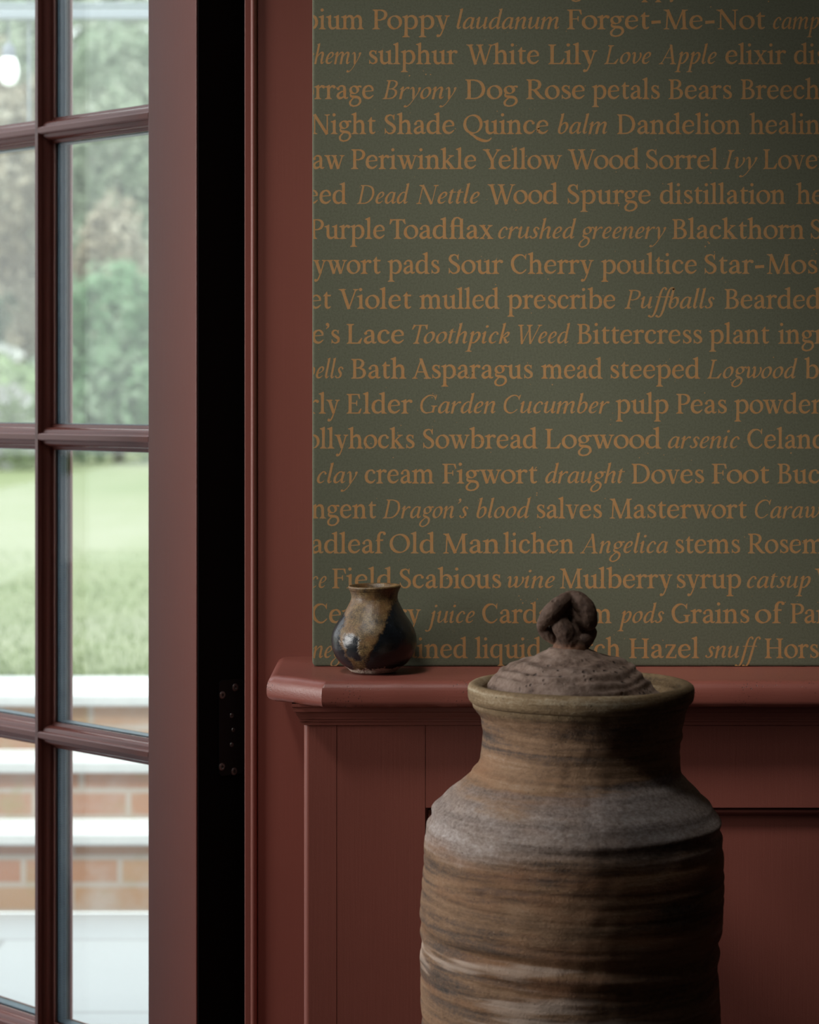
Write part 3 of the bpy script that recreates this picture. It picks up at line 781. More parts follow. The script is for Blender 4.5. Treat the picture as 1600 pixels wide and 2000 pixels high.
# ledge on the built-out lower wall: rounded nosing with a canted, mitred left end
LY = -0.232
def build_ledge():
    bm = bmesh.new()
    zt, zb = LEDGE_TOP, 0.8705
    x_corner, x_left, y_left = -0.0943, -0.1570, -0.169
    # nosing profile: o = distance the edge stands out from the inner line (0 = full), z
    prof = [(0.030, zt), (0.012, zt - 0.0004), (0.0075, zt - 0.0016), (0.0040, zt - 0.0042), (0.0016, zt - 0.0082), (0.0004, zt - 0.0125), (0.0, zt - 0.0165), (0.0, zb + 0.0075), (0.0007, zb + 0.0045), (0.0025, zb + 0.0018), (0.0055, zb + 0.0004), (0.010, zb), (0.060, zb)]
    p0, p1, p2, p3 = Vector((x_left, 0.0, 0)), Vector((x_left, y_left, 0)), Vector((x_corner, LY, 0)), Vector((2.6, LY, 0))
    path = [p0, p1, p2, p3]
    nin = []
    dirs = [(b - a).normalized() for a, b in zip(path, path[1:])]
    nor = [Vector((-d.y, d.x, 0)) for d in dirs]        # points inwards (towards the wall)
    frames = []
    for i, p in enumerate(path):
        if i == 0: n_ = nor[0]
        elif i == 3: n_ = nor[2]
        else:
            n_ = (nor[i - 1] + nor[i]).normalized()
            n_ = n_ / n_.dot(nor[i])
        frames.append((p, n_))
    # subdivide each run so small waves of old paint can be pushed into it
    rings = []
    def ring(p, n_): rings.append([bm.verts.new((p.x + n_.x * o, p.y + n_.y * o, z)) for o, z in prof])
    for i in range(3):
        m_ = (8, 12, 120)[i]
        for k in range(m_):
            t = k / m_
            if i == 2: t = t ** 1.5
            # mitre only right at the corner; elsewhere straight profile
            a, b = frames[i], frames[i + 1]
            p = a[0].lerp(b[0], t)
            n_ = a[1] if k == 0 else nor[i]
            if k == 1 or k == 0 or True:
                L = (b[0] - a[0]).length
                s0 = a[1] - nor[i]; s1 = b[1] - nor[i]
                # linear blend keeps the mitre lines true
                n_ = nor[i] + s0 * (1 - t) + s1 * t
            ring(p, n_)
    ring(frames[3][0], frames[3][1])
    for a, b in zip(rings, rings[1:]):
        for j in range(len(prof) - 1):
            bm.faces.new((a[j], b[j], b[j + 1], a[j + 1]))
    # top and underside back to the wall
    for idx in (0, len(prof) - 1):
        line = [r[idx] for r in rings]
        back = [bm.verts.new((max(v.co.x, x_left + 0.03) , 0.0, v.co.z)) for v in line]
        for i in range(len(line) - 1):
            try:
                if (back[i].co - back[i + 1].co).length < 1e-6: bm.faces.new((line[i], line[i + 1], back[i + 1]))
                else: bm.faces.new((line[i], line[i + 1], back[i + 1], back[i]))
            except ValueError: pass
    bmesh.ops.remove_doubles(bm, verts=bm.verts[:], dist=1e-6)
    for v in bm.verts:
        if v.co.y < -0.11:
            w = noise.noise(Vector((v.co.x * 22, v.co.y * 22, v.co.z * 30)))
            v.co.y += 0.0008 * w
            v.co.z += 0.0005 * noise.noise(Vector((v.co.x * 40, 9 + v.co.y * 40, v.co.z * 20)))
            if v.co.z < zb + 0.004:
                v.co.z += 0.0013 * noise.noise(Vector((v.co.x * 160, 4, v.co.y * 160)))
    structure('trim_4', bm, M['paint_ledge'], 32, 'dusky red wooden ledge with a rounded front and canted end')
build_ledge()

WY, WX = -0.19, -0.1150        # face and left end of the panelled lower wall
def build_cornice():
    bm = bmesh.new()
    zt = 0.8715
    # (stand-out, z)
    prof = [(-0.03, zt), (0.0125, zt), (0.0125, zt - 0.0035), (0.0112, zt - 0.0045), (0.0108, zt - 0.009), (0.0092, zt - 0.0098), (0.0082, zt - 0.0102), (0.0076, zt - 0.0130), (0.0062, zt - 0.0158), (0.0062, zt - 0.0172), (0.0046, zt - 0.0178), (0.0044, zt - 0.0205), (0.0028, zt - 0.0212), (0.0026, zt - 0.0245), (0.0, zt - 0.0252), (-0.03, zt - 0.0252)]
    rings = []
    def ring(p, n_): rings.append([bm.verts.new((p[0] + n_[0] * o, p[1] + n_[1] * o, z)) for o, z in prof])
    N = 26
    for k in range(N):
        ring((WX, -0.001 + (WY + 0.001) * k / N), (-1, 0))
    ring((WX, WY), (-1, -1))
    for k in range(1, 81):
        ring((WX + (2.6 - WX) * (k / 80) ** 1.6, WY), (0, -1))
    for a, b in zip(rings, rings[1:]):
        for j in range(len(prof) - 1):
            bm.faces.new((a[j], b[j], b[j + 1], a[j + 1]))
    bm.faces.new(rings[0]); bm.faces.new(rings[-1])
    # thick old paint near the mitred corner
    for v in bm.verts:
        d = math.hypot(v.co.x - WX, v.co.y - WY)
        if d < 0.05 and v.co.z < zt - 0.001:
            w = 0.0013 * (1 - d / 0.05)
            v.co.x += w * noise.noise(v.co * 190)
            v.co.y += w * .6 * noise.noise(v.co * 170 + Vector((5, 5, 5)))
            v.co.z += w * .7 * noise.noise(v.co * 150 + Vector((9, 1, 5)))
    structure('trim_5', bm, M['paint_x'], 25, 'dusky red stepped moulding under the ledge')
build_cornice()

def build_wainscot():
    bm = bmesh.new()
    zt = 0.852
    xs1 = (658 - 800) / F * 2.51
    xs2 = (831 - 800) / F * 2.51
    zr = CZ - (1578 - HOR) / F * 2.51
    # corner post with a rounded arris
    r = 0.0058
    pts = [(WX, 0.0), (WX, WY + r)]
    for i in range(1, 8):
        a = PI + PI / 2 * i / 8
        pts.append((WX + r + r * math.cos(a), WY + r + r * math.sin(a)))
    pts += [(WX + r, WY), (xs1 - 0.0005, WY), (xs1, WY + 0.0004), (xs1, 0.0)]
    sweep(bm, pts, [(Vector((0, 0, z)), Vector((1, 0, 0)), Vector((0, 1, 0))) for z in (0.10, zt)])
    def member(x0, x1, z0, z1, y0=WY, y1=WY + 0.03):
        box(bm, x0, x1, y0, y1, z0, z1, 0.0005, 2)
    member(xs1, xs2, 0.10, zt, WY + 0.0002)
    member(xs2 + 0.0001, 0.72, zr, zt, WY + 0.0004)
    member(xs2 + 0.0003, 0.72, 0.10, 0.22, WY + 0.0004)
    member(0.7203, 0.90, 0.10, zt, WY + 0.0002)
    member(0.9003, 2.6, zr, zt, WY + 0.0004)
    # recessed panel with a small stepped moulding round it
    xa, xb, za, zb = xs2 + 0.0003, 0.72, 0.22, zr
    rings = []
    for ins, y in ((0, WY + 0.002), (0.0, WY + 0.007), (0.0025, WY + 0.008), (0.003, WY + 0.0050), (0.0055, WY + 0.0048), (0.0085, WY + 0.0075), (0.0105, WY + 0.013), (0.012, WY + 0.0135)):
        rings.append([bm.verts.new(p) for p in ((xa + ins, y, za + ins), (xb - ins, y, za + ins), (xb - ins, y, zb - ins), (xa + ins, y, zb - ins))])
    for a, b in zip(rings, rings[1:]):
        for i in range(4):
            bm.faces.new((a[i], a[(i + 1) % 4], b[(i + 1) % 4], b[i]))
    bm.faces.new(rings[-1])
    box(bm, xs1, 2.6, WY + 0.03, WY + 0.05, 0.10, zt)
    structure('wall_lower', bm, M['paint_v'], 30, 'dusky red panelled lower wall with a corner post')
build_wainscot()
bm = bmesh.new()
box(bm, WX - 0.012, 2.6, WY - 0.014, 0.0, 0.0, 0.0999, 0.002)
tag(link('baseboard_back', bm, M['paint_x'], None, 40), 'red baseboard below the panelled wall', None, None, 'structure')

# floor, ceiling and the remaining walls of the room (outside the frame)
bm = bmesh.new(); box(bm, -3.6, 2.7, -4.2, 0.24, -0.08, 0.0); structure('floor', bm, M['floor'], None, 'dark floorboards')
bm = bmesh.new()
for a in ((-3.6, -0.80, -4.2, 0.24), (-0.20, 2.7, -4.2, 0.24), (-0.80, -0.20, -4.2, -1.30), (-0.80, -0.20, -0.70, 0.24)): box(bm, a[0], a[1], a[2], a[3], 2.6, 2.7)
structure('ceiling', bm, M['ceil'], None, 'plain ceiling with a square roof light')
bm = bmesh.new()      # left wall with the window opening
wy0, wy1, wz0, wz1 = -1.60, -0.40, 0.83, 2.37
for a in ((-4.2, wy0, 0, 2.6), (wy1, 0.24, 0, 2.6), (wy0, wy1, 0, wz0), (wy0, wy1, wz1, 2.6)):
    box(bm, -3.6, -3.5, a[0], a[1], a[2], a[3])
structure('wall_left', bm, M['plaster'], None, 'left wall with a tall window')
bm = bmesh.new(); box(bm, 2.6, 2.7, -4.2, 0.24, 0, 2.6); structure('wall_right', bm, M['plaster'], None, 'right wall')
bm = bmesh.new(); box(bm, -3.6, 2.7, -4.3, -4.2, 0, 2.6); structure('wall_front', bm, M['plaster'], None, 'wall behind the viewer')
bm = bmesh.new(); box(bm, -3.5, -0.93, -0.15, 0.24, 0, 2.6); box(bm, -0.93, -0.87, 0.0, 0.24, 0, 2.6); box(bm, -0.87, CX0 + .004, 0.03, 0.24, 2.36, 2.6)  # unseen left pier projects to keep window light off the door stile
structure('wall_door', bm, M['plaster'], None, 'wall around the garden door opening, with an added light-blocking pier')
wf = empty('window_1', (-3.55, (wy0 + wy1) / 2, wz0))
tag(wf, 'tall casement window in the left wall', None, None, 'structure')
bm = bmesh.new()
for a in ((wy0, wy0 + .05, wz0, wz1), (wy1 - .05, wy1, wz0, wz1), (wy0 + .05, wy1 - .05, wz0, wz0 + .05), (wy0 + .05, wy1 - .05, wz1 - .05, wz1), ((wy0 + wy1) / 2 - .02, (wy0 + wy1) / 2 + .02, wz0 + .05, wz1 - .05)):
    box(bm, -3.58, -3.52, a[0], a[1], a[2], a[3], 0.004)
link('window_frame', bm, M['paint_v'], wf)

# ---------------------------------------------------------------- garden door, standing open outwards at 45 degrees
def glass_mat():
    m = bpy.data.materials.new('clear_window_glass')
    m.use_nodes = True
    nt = m.node_tree
    nt.nodes.remove(nt.nodes['Principled BSDF'])
    out = nt.nodes['Material Output']
    tr = nd(nt, 'ShaderNodeBsdfTransparent'); tr.inputs[0].default_value = (0.965, 0.985, 0.975, 1)
    gl = nd(nt, 'ShaderNodeBsdfGlossy'); gl.inputs['Roughness'].default_value = 0.02
    gl.inputs[0].default_value = (1, 1, 1, 1)
    lw = nd(nt, 'ShaderNodeLayerWeight'); lw.inputs[0].default_value = 0.5
    fac = mth(nt, 'MULTIPLY_ADD', mth(nt, 'POWER', lw.outputs['Facing'], 5.0), 0.85, 0.018)
    mx = nd(nt, 'ShaderNodeMixShader')
    nt.links.new(fac, mx.inputs[0]); nt.links.new(tr.outputs[0], mx.inputs[1]); nt.links.new(gl.outputs[0], mx.inputs[2])
    nt.links.new(mx.outputs[0], out.inputs[0])
    return m
M['glass'] = glass_mat()
def spacer_mat():
    m, nt, b = mat_new('perforated_aluminium_spacer')
    n = tex_noise(nt, 40, 3, 0.6, mapping(nt))
    c = cramp(nt, n.outputs['Fac'], [(0.3, (0.055, 0.095, 0.130)), (0.7, (0.080, 0.130, 0.165))])
    nt.links.new(c, b.inputs['Base Color'])
    b.inputs['Roughness'].default_value = 0.5
    b.inputs['Metallic'].default_value = 0.25
    return m
M['spacer'] = spacer_mat()
M['perf'] = simple('spacer_perforation', (0.012, 0.02, 0.026), 0.8)
M['gasket'] = simple('dark_gasket', (0.02, 0.035, 0.038), 0.5)

P0 = at(385, HOR, 2.78)
U = Vector((-0.7015, 0.7126, 0)).normalized()      # along the leaf, away from the hinge
W = Vector((U.y, -U.x, 0))                          # through the leaf, towards the garden
ZV = Vector((0, 0, 1))
DO = Vector((P0.x, P0.y, 0))
T_LEAF = 0.074
door = empty('door_1', (P0.x, P0.y, 0.0))
tag(door, 'dusky red glazed garden door standing open outwards', None, None, 'structure')

STILE, UM, PANE_END, UEND = 0.0952, 0.3310, 0.5668, 0.662
HB = 0.0166                   # half width of a glazing bar at the glass
ZB = [0.7614, 1.1513, 1.5520]
ZB = [0.3680] + ZB + [1.9400]
Z0, Z1 = 0.02, 2.34

bm = bmesh.new(); obox(bm, DO, U, W, ZV, (0.0015, STILE), (0.0, T_LEAF), (Z0, Z1), 0.0012, 2)
link('stile', bm, M['paint_door'], door, 40)
bm = bmesh.new(); obox(bm, DO, U, W, ZV, (PANE_END, UEND), (0.0, T_LEAF), (Z0, Z1), 0.0012, 2)
link('stile', bm, M['paint_door'], door, 40)
bm = bmesh.new(); obox(bm, DO, U, W, ZV, (STILE, PANE_END), (0.0, T_LEAF), (Z0, 0.20), 0.0012, 2)
link('bottom_rail', bm, M['paint_door'], door, 40)
bm = bmesh.new(); obox(bm, DO, U, W, ZV, (STILE, PANE_END), (0.0, T_LEAF), (2.20, Z1), 0.0012, 2)
link('top_rail', bm, M['paint_door'], door, 40)
bm = bmesh.new(); obox(bm, DO, U, W, ZV, (-0.0012, 0.0014), (0.0015, T_LEAF), (Z0, Z1), 0.0004, 1)  # thin black strip paints the door edge as deep shade
tag(link('edge_shade', bm, M['black'], door), 'black door edge')

def bar_profile():
    h = [(0.0046, 0.0012), (0.0050, 0.0030), (0.0052, 0.0046), (0.0066, 0.0052)]
    for i in range(1, 9):                      # ovolo
        a = PI / 2 * i / 8
        h.append((0.0066 + 0.0058 * math.sin(a), 0.0052 + 0.0080 * (1 - math.cos(a))))
    h += [(0.0126, 0.0140), (0.0140, 0.0146), (HB, 0.0160), (HB, 0.0180)]
    back = [(HB, 0.0422), (HB - .0005, 0.0455), (HB - 0.003, 0.0485), (0.008, 0.0500)]
    right = [(0.0030, 0.0)] + h
    return right, back
RB, BK = bar_profile()
def bar_faces(bm, frames):
    """front moulding, slim core between the panes, and the bead on the garden side"""
    p1 = RB + [(-a, b) for a, b in RB[::-1]]
    sweep(bm, p1, frames)
    core = [(0.0042, 0.0181), (0.0042, 0.0421), (-0.0042, 0.0421), (-0.0042, 0.0181)]
    sweep(bm, core, frames)
    p2 = BK + [(-a, b) for a, b in BK[::-1]]
    sweep(bm, p2, frames)
# upright glazing bar
bm = bmesh.new(); bar_faces(bm, [(DO + U * UM + ZV * z, U, W) for z in (0.20, 2.20)])
link('upright_bar', bm, M['paint_door'], door, 30)
# horizontal glazing bars
bars = []
for z in ZB:
    bm = bmesh.new()
    bar_faces(bm, [(DO + U * u + ZV * z, ZV, W) for u in (STILE, PANE_END)])
    bars.append(link('cross_bar', bm, M['paint_bar_lit'], door, 30))
# panes: two sheets of glass with a perforated metal spacer between them
zl = [0.20 - HB] + ZB + [2.20 + HB]
cols = ((STILE - HB, UM), (UM, PANE_END + HB))
def pane(ua, ub, za, zb):
    ua += HB - .0015; ub -= HB - .0015; za += HB - .0015; zb -= HB - .0015
    bm = bmesh.new()
    for w0, w1 in ((0.0182, 0.0220), (0.0382, 0.0420)):
        obox(bm, DO, U, W, ZV, (ua, ub), (w0, w1), (za, zb))
    g = link('glass_pane', bm, M['glass'], door)
    bm = bmesh.new()
    t = 0.0016
    for a in ((ua + .0004, ua + t + .0008, za + .001, zb - .001), (ub - t - .0008, ub - .0004, za + .001, zb - .001), (ua + t + .0009, ub - t - .0009, za + .0004, za + t + .0008), (ua + t + .0009, ub - t - .0009, zb - t - .0008, zb - .0004)):
        for f in obox(bm, DO, U, W, ZV, (a[0], a[1]), (0.0223, 0.0348), (a[2], a[3])): f.material_index = 0
        for f in obox(bm, DO, U, W, ZV, (a[0], a[1]), (0.0349, 0.0379), (a[2], a[3])): f.material_index = 2
    # two rows of perforations on the face that looks across the pane
    n = int((zb - za) / 0.0032)
    for row in (0.0252, 0.0318):
        for k in range(n):
            z = za + 0.004 + k * 0.0032
            if z > zb - 0.004: break
            c = DO + U * (ub - t - .00085) + W * row + ZV * z
            vs = [bm.verts.new(c + W * (0.00085 * math.cos(q * PI / 3)) + ZV * (0.00085 * math.sin(q * PI / 3))) for q in range(6)]
            f = bm.faces.new(vs); f.material_index = 1
    tag(link('spacer_bar', bm, [M['spacer'], M['perf'], M['gasket']], g), 'blue grey perforated spacer')
for ua, ub in cols:
    for za, zb in zip(zl, zl[1:]):
        pane(ua, ub, za, zb)

# hinge leaf with its screws on the black door edge
def edge_at(px, py):
    k = (px - 800) / F
    s = (k * P0_Z - P0.x) / (W.x - k * W.y)
    Z = P0_Z + W.y * s
    return s, CZ - (py - HOR) / F * Z
P0_Z = 2.78
bm = bmesh.new()
s0, za = edge_at(425, 1516); s1, zb = edge_at(473, 1324)
pts = []
r = 0.006
for cx, cz, a0 in ((s0 + r, za + r, PI), (s1 - r, za + r, 1.5 * PI), (s1 - r, zb - r, 0), (s0 + r, zb - r, .5 * PI)):
    for i in range(6):
        a = a0 + PI / 2 * i / 5
        pts.append((cx + r * math.cos(a), cz + r * math.sin(a)))
sweep(bm, pts, [(DO - U * d, W, ZV) for d in (0.0012, 0.0032)])
hinge = tag(link('hinge', bm, M['hinge'], door, 40), 'black hinge plate')
screw_mesh = {}
def screw(px, py, r):
    s, z = edge_at(px, py)
    bm = bmesh.new()
    n = 20
    O = DO - U * 0.0031 + W * s + ZV * z
    prev = None
    for rr, d in ((r, 0.0), (r, 0.0004), (r * .86, 0.0009), (r * .5, 0.0010)):
        ring = [bm.verts.new(O - U * d + W * (rr * math.cos(2 * PI * i / n)) + ZV * (rr * math.sin(2 * PI * i / n))) for i in range(n)]
        if prev:
            for i in range(n): bm.faces.new((prev[i], prev[(i + 1) % n], ring[(i + 1) % n], ring[i]))
        prev = ring
    # cross recess
    a0 = random.uniform(0, PI / 2)
    cross = []
    for q in range(4):
        a = a0 + q * PI / 2
        for rad, da in ((.46, -.30), (.46, .30), (.17, PI / 4)):
            cross.append((rad * r * math.cos(a + da), rad * r * math.sin(a + da)))
    top = [bm.verts.new(O - U * 0.0010 + W * a + ZV * b) for a, b in cross]
    low = [bm.verts.new(O - U * 0.0001 + W * a * .7 + ZV * b * .7) for a, b in cross]
    m = len(cross)
    for i in range(m): bm.faces.new((top[i], top[(i + 1) % m], low[(i + 1) % m], low[i]))
    bm.faces.new(low)
    for i in range(n):
        q = min(range(m), key=lambda j: (top[j].co - prev[i].co).length)
        q2 = min(range(m), key=lambda j: (top[j].co - prev[(i + 1) % n].co).length)
        vs = [prev[i], prev[(i + 1) % n], top[q2]] + ([top[q]] if q != q2 else [])
        try: bm.faces.new(vs)
        except ValueError: pass
    link('screw', bm, M['screw'], hinge, 30)
for px, py, r in ((456, 1342, .0046), (431, 1357, .0046), (449, 1397, .0029), (452, 1425, .0024), (449, 1454, .0027), (430, 1497, .0046), (454, 1506, .0046)):
    screw(px, py, r)
# ---------------------------------------------------------------- garden
def stone_mat(name, c0, c1, scale=6, rough=0.8):
    m, nt, b = mat_new(name)
    n = tex_noise(nt, scale, 5, 0.6, mapping(nt))
    n2 = tex_noise(nt, scale * 14, 3, 0.6, mapping(nt))
    f = mth(nt, 'MULTIPLY_ADD', n2.outputs['Fac'], 0.35, mth(nt, 'MULTIPLY', n.outputs['Fac'], 0.65))
    nt.links.new(cramp(nt, f, [(0.32, c0), (0.66, c1)]), b.inputs['Base Color'])
    b.inputs['Roughness'].default_value = rough
    bump(nt, b, f, 0.3, 0.004)
    return m
M['slab'] = stone_mat('pale_stone_slab', (0.514, 0.522, 0.522), (0.608, 0.611, 0.611), 4)
def paving_mat():
    m, nt, b = mat_new('pale_stone_paving')
    br = nd(nt, 'ShaderNodeTexBrick')
    br.offset = 0.5
    for k, v in (('Scale', 1.0), ('Mortar Size', 0.008), ('Brick Width', 0.9), ('Row Height', 0.6), ('Mortar Smooth', 0.3)): br.inputs[k].default_value = v
    br.inputs['Color1'].default_value = (0.370, 0.376, 0.386, 1)
    br.inputs['Color2'].default_value = (0.330, 0.340, 0.356, 1)
    br.inputs['Mortar'].default_value = (0.238, 0.238, 0.238, 1)
    nt.links.new(mapping(nt), br.inputs['Vector'])
    n = tex_noise(nt, 2.2, 5, 0.6, mapping(nt))
    nt.links.new(mixc(nt, cramp(nt, n.outputs['Fac'], [(0.3, 0.0), (0.7, 0.35)]), br.outputs['Color'], (0.409, 0.413, 0.422)), b.inputs['Base Color'])
    b.inputs['Roughness'].default_value = 0.6
    return m
M['paving'] = paving_mat()
def brick_mat():
    m, nt, b = mat_new('weathered_red_brick')
    br = nd(nt, 'ShaderNodeTexBrick')
    for k, v in (('Scale', 1.0), ('Mortar Size', 0.008), ('Brick Width', 0.225), ('Row Height', 0.064), ('Mortar Smooth', 0.3), ('Bias', 0.0)): br.inputs[k].default_value = v
    br.inputs['Color1'].default_value = (0.330, 0.142, 0.076, 1)
    br.inputs['Color2'].default_value = (0.370, 0.218, 0.122, 1)
    br.inputs['Mortar'].default_value = (0.370, 0.297, 0.244, 1)
    t = nd(nt, 'ShaderNodeTexCoord'); s = nd(nt, 'ShaderNodeSeparateXYZ'); c = nd(nt, 'ShaderNodeCombineXYZ')
    nt.links.new(t.outputs['Object'], s.inputs[0]); nt.links.new(s.outputs['X'], c.inputs['X']); nt.links.new(s.outputs['Z'], c.inputs['Y'])
    nt.links.new(c.outputs[0], br.inputs['Vector'])
    n = tex_noise(nt, 5, 4, 0.6, mapping(nt))
    c1 = mixc(nt, cramp(nt, n.outputs['Fac'], [(0.50, 0.0), (0.70, 0.6)]), br.outputs['Color'], (0.436, 0.383, 0.350))
    n2 = tex_noise(nt, 11, 4, 0.6, mapping(nt, loc=(3, 1, 7)))
    c2 = mixc(nt, cramp(nt, n2.outputs['Fac'], [(0.56, 0.0), (0.72, 0.5)]), c1, (0.251, 0.218, 0.079))
    nt.links.new(c2, b.inputs['Base Color'])
    b.inputs['Roughness'].default_value = 0.9
    return m
M['brick'] = brick_mat()
def lawn_mat():
    m, nt, b = mat_new('mown_lawn')
    n = tex_noise(nt, 0.55, 4, 0.6, mapping(nt, (1, 0.5, 1)))
    n2 = tex_noise(nt, 9, 4, 0.7, mapping(nt))
    f = mth(nt, 'MULTIPLY_ADD', n2.outputs['Fac'], 0.35, mth(nt, 'MULTIPLY', n.outputs['Fac'], 0.65))
    nt.links.new(cramp(nt, f, [(0.34, (0.155, 0.196, 0.089)), (0.5, (0.214, 0.238, 0.134)), (0.66, (0.267, 0.276, 0.190))]), b.inputs['Base Color'])
    b.inputs['Roughness'].default_value = 1.0
    b.inputs['Specular IOR Level'].default_value = 0.1
    return m
M['lawn'] = lawn_mat()

bm = bmesh.new(); box(bm, -14, 7, 0.26, 2.66, -0.12, -0.0002); structure('terrace', bm, M['paving'], None, 'pale stone terrace outside the door')
H = CZ
steps = [  # (distance of the riser from the camera, top height)
    (5.37, H - (1628 - HOR) / F * 5.35),
    (5.53, H - (1487 - HOR) / F * 5.51),
    (5.69, H - (1357 - HOR) / F * 5.67)]
zprev = -0.0002
for i, (Z, zt) in enumerate(steps):
    e = empty('garden_step', (-3, Z + CY, zprev))
    tag(e, ['lowest brick step with a pale stone tread, rising from the terrace', 'middle brick step with a pale stone tread, between two others', 'topmost brick step with a pale stone tread, at the lawn edge'][i], 'step', 'garden steps')
    yb = Z + CY + (0.159 if i < 2 else 0.36)
    bm = bmesh.new(); box(bm, -9, 3.5, Z + CY, yb, zprev + 0.0003, zt - 0.0295); link('brick_riser', bm, M['brick'], e)
    bm = bmesh.new(); box(bm, -9.02, 3.52, Z + CY - 0.022, yb, zt - 0.029, zt, 0.006, 2); link('stone_tread', bm, M['slab'], e, 20)
    zprev = zt
ZL = zprev
bm = bmesh.new()
NX, NY = 40, 60
x0, x1, y0, y1 = -26, 14, steps[2][0] + CY + 0.3605, 50
gv = [[bm.verts.new((x0 + (x1 - x0) * i / NX, y0 + (y1 - y0) * (j / NY) ** 1.6, ZL - 0.012 + 0.03 * noise.noise(Vector((i * .31, j * .27, 0))) * min(1, j / 12))) for i in range(NX + 1)] for j in range(NY + 1)]
for j in range(NY):
    for i in range(NX): bm.faces.new((gv[j][i], gv[j][i + 1], gv[j + 1][i + 1], gv[j + 1][i]))
structure('lawn', bm, M['lawn'], 'all', 'mown lawn beyond the steps')

# grass blades along the near edge of the lawn
bm = bmesh.new()
rnd = random.Random(3)
for k in range(16000):
    x = rnd.uniform(-3.0, 1.0); y = y0 + .06 + rnd.random() ** 2 * 5.0
    h = rnd.uniform(.015, .04); a = rnd.uniform(0, PI); w = .003
    dx, dy = math.cos(a) * w, math.sin(a) * w
    lx, ly = rnd.gauss(0, .012), rnd.gauss(0, .012)
    z = ZL - 0.016
    bm.faces.new([bm.verts.new(p) for p in ((x - dx, y - dy, z), (x + dx, y + dy, z), (x + lx, y + ly, z + h))])
def leaf_mat(name, c0, c1, c2, tr=0.35):
    m = bpy.data.materials.new(name)
    m.use_nodes = True
    nt = m.node_tree
    nt.nodes.remove(nt.nodes['Principled BSDF'])
    n = tex_noise(nt, 1.1, 3, 0.6, mapping(nt))
    n2 = tex_noise(nt, 8, 2, 0.6, mapping(nt))
    f = mth(nt, 'MULTIPLY_ADD', n2.outputs['Fac'], 0.4, mth(nt, 'MULTIPLY', n.outputs['Fac'], 0.6))
    c = cramp(nt, f, [(0.36, c0), (0.5, c1), (0.64, c2)])
    d = nd(nt, 'ShaderNodeBsdfDiffuse'); t = nd(nt, 'ShaderNodeBsdfTranslucent'); mx = nd(nt, 'ShaderNodeMixShader')
    mx.inputs[0].default_value = tr
    nt.links.new(c, d.inputs[0]); nt.links.new(c, t.inputs[0])
    nt.links.new(d.outputs[0], mx.inputs[1]); nt.links.new(t.outputs[0], mx.inputs[2])
    nt.links.new(mx.outputs[0], nt.nodes['Material Output'].inputs[0])
    return m
M['grass'] = leaf_mat('grass_blades', (0.160, 0.220, 0.077), (0.202, 0.249, 0.113), (0.249, 0.279, 0.160))
tag(link('grass', bm, M['grass']), 'short pale green grass along the lawn edge above the steps', 'grass', None, 'stuff')

M['leaf_sage'] = leaf_mat('sage_leaves', (0.150, 0.225, 0.140), (0.315, 0.385, 0.280), (0.49, 0.52, 0.43))  # leaf colours below are paled, putting the garden haze into them
M['leaf_green'] = leaf_mat('green_leaves', (0.105, 0.215, 0.105), (0.22, 0.345, 0.21), (0.42, 0.49, 0.39))
M['leaf_lime'] = leaf_mat('lime_leaves', (0.224, 0.343, 0.149), (0.343, 0.447, 0.239), (0.463, 0.537, 0.373))
M['leaf_brown'] = leaf_mat('russet_leaves', (0.253, 0.216, 0.149), (0.388, 0.343, 0.261), (0.522, 0.492, 0.418))
M['leaf_dark'] = leaf_mat('dark_leaves', (0.066, 0.112, 0.073), (0.158, 0.218, 0.152), (0.290, 0.330, 0.271))
M['bark'] = simple('grey_bark', (0.145, 0.125, 0.106), 0.95)
M['petal'] = simple('white_petals', (0.568, 0.568, 0.554), 0.8)

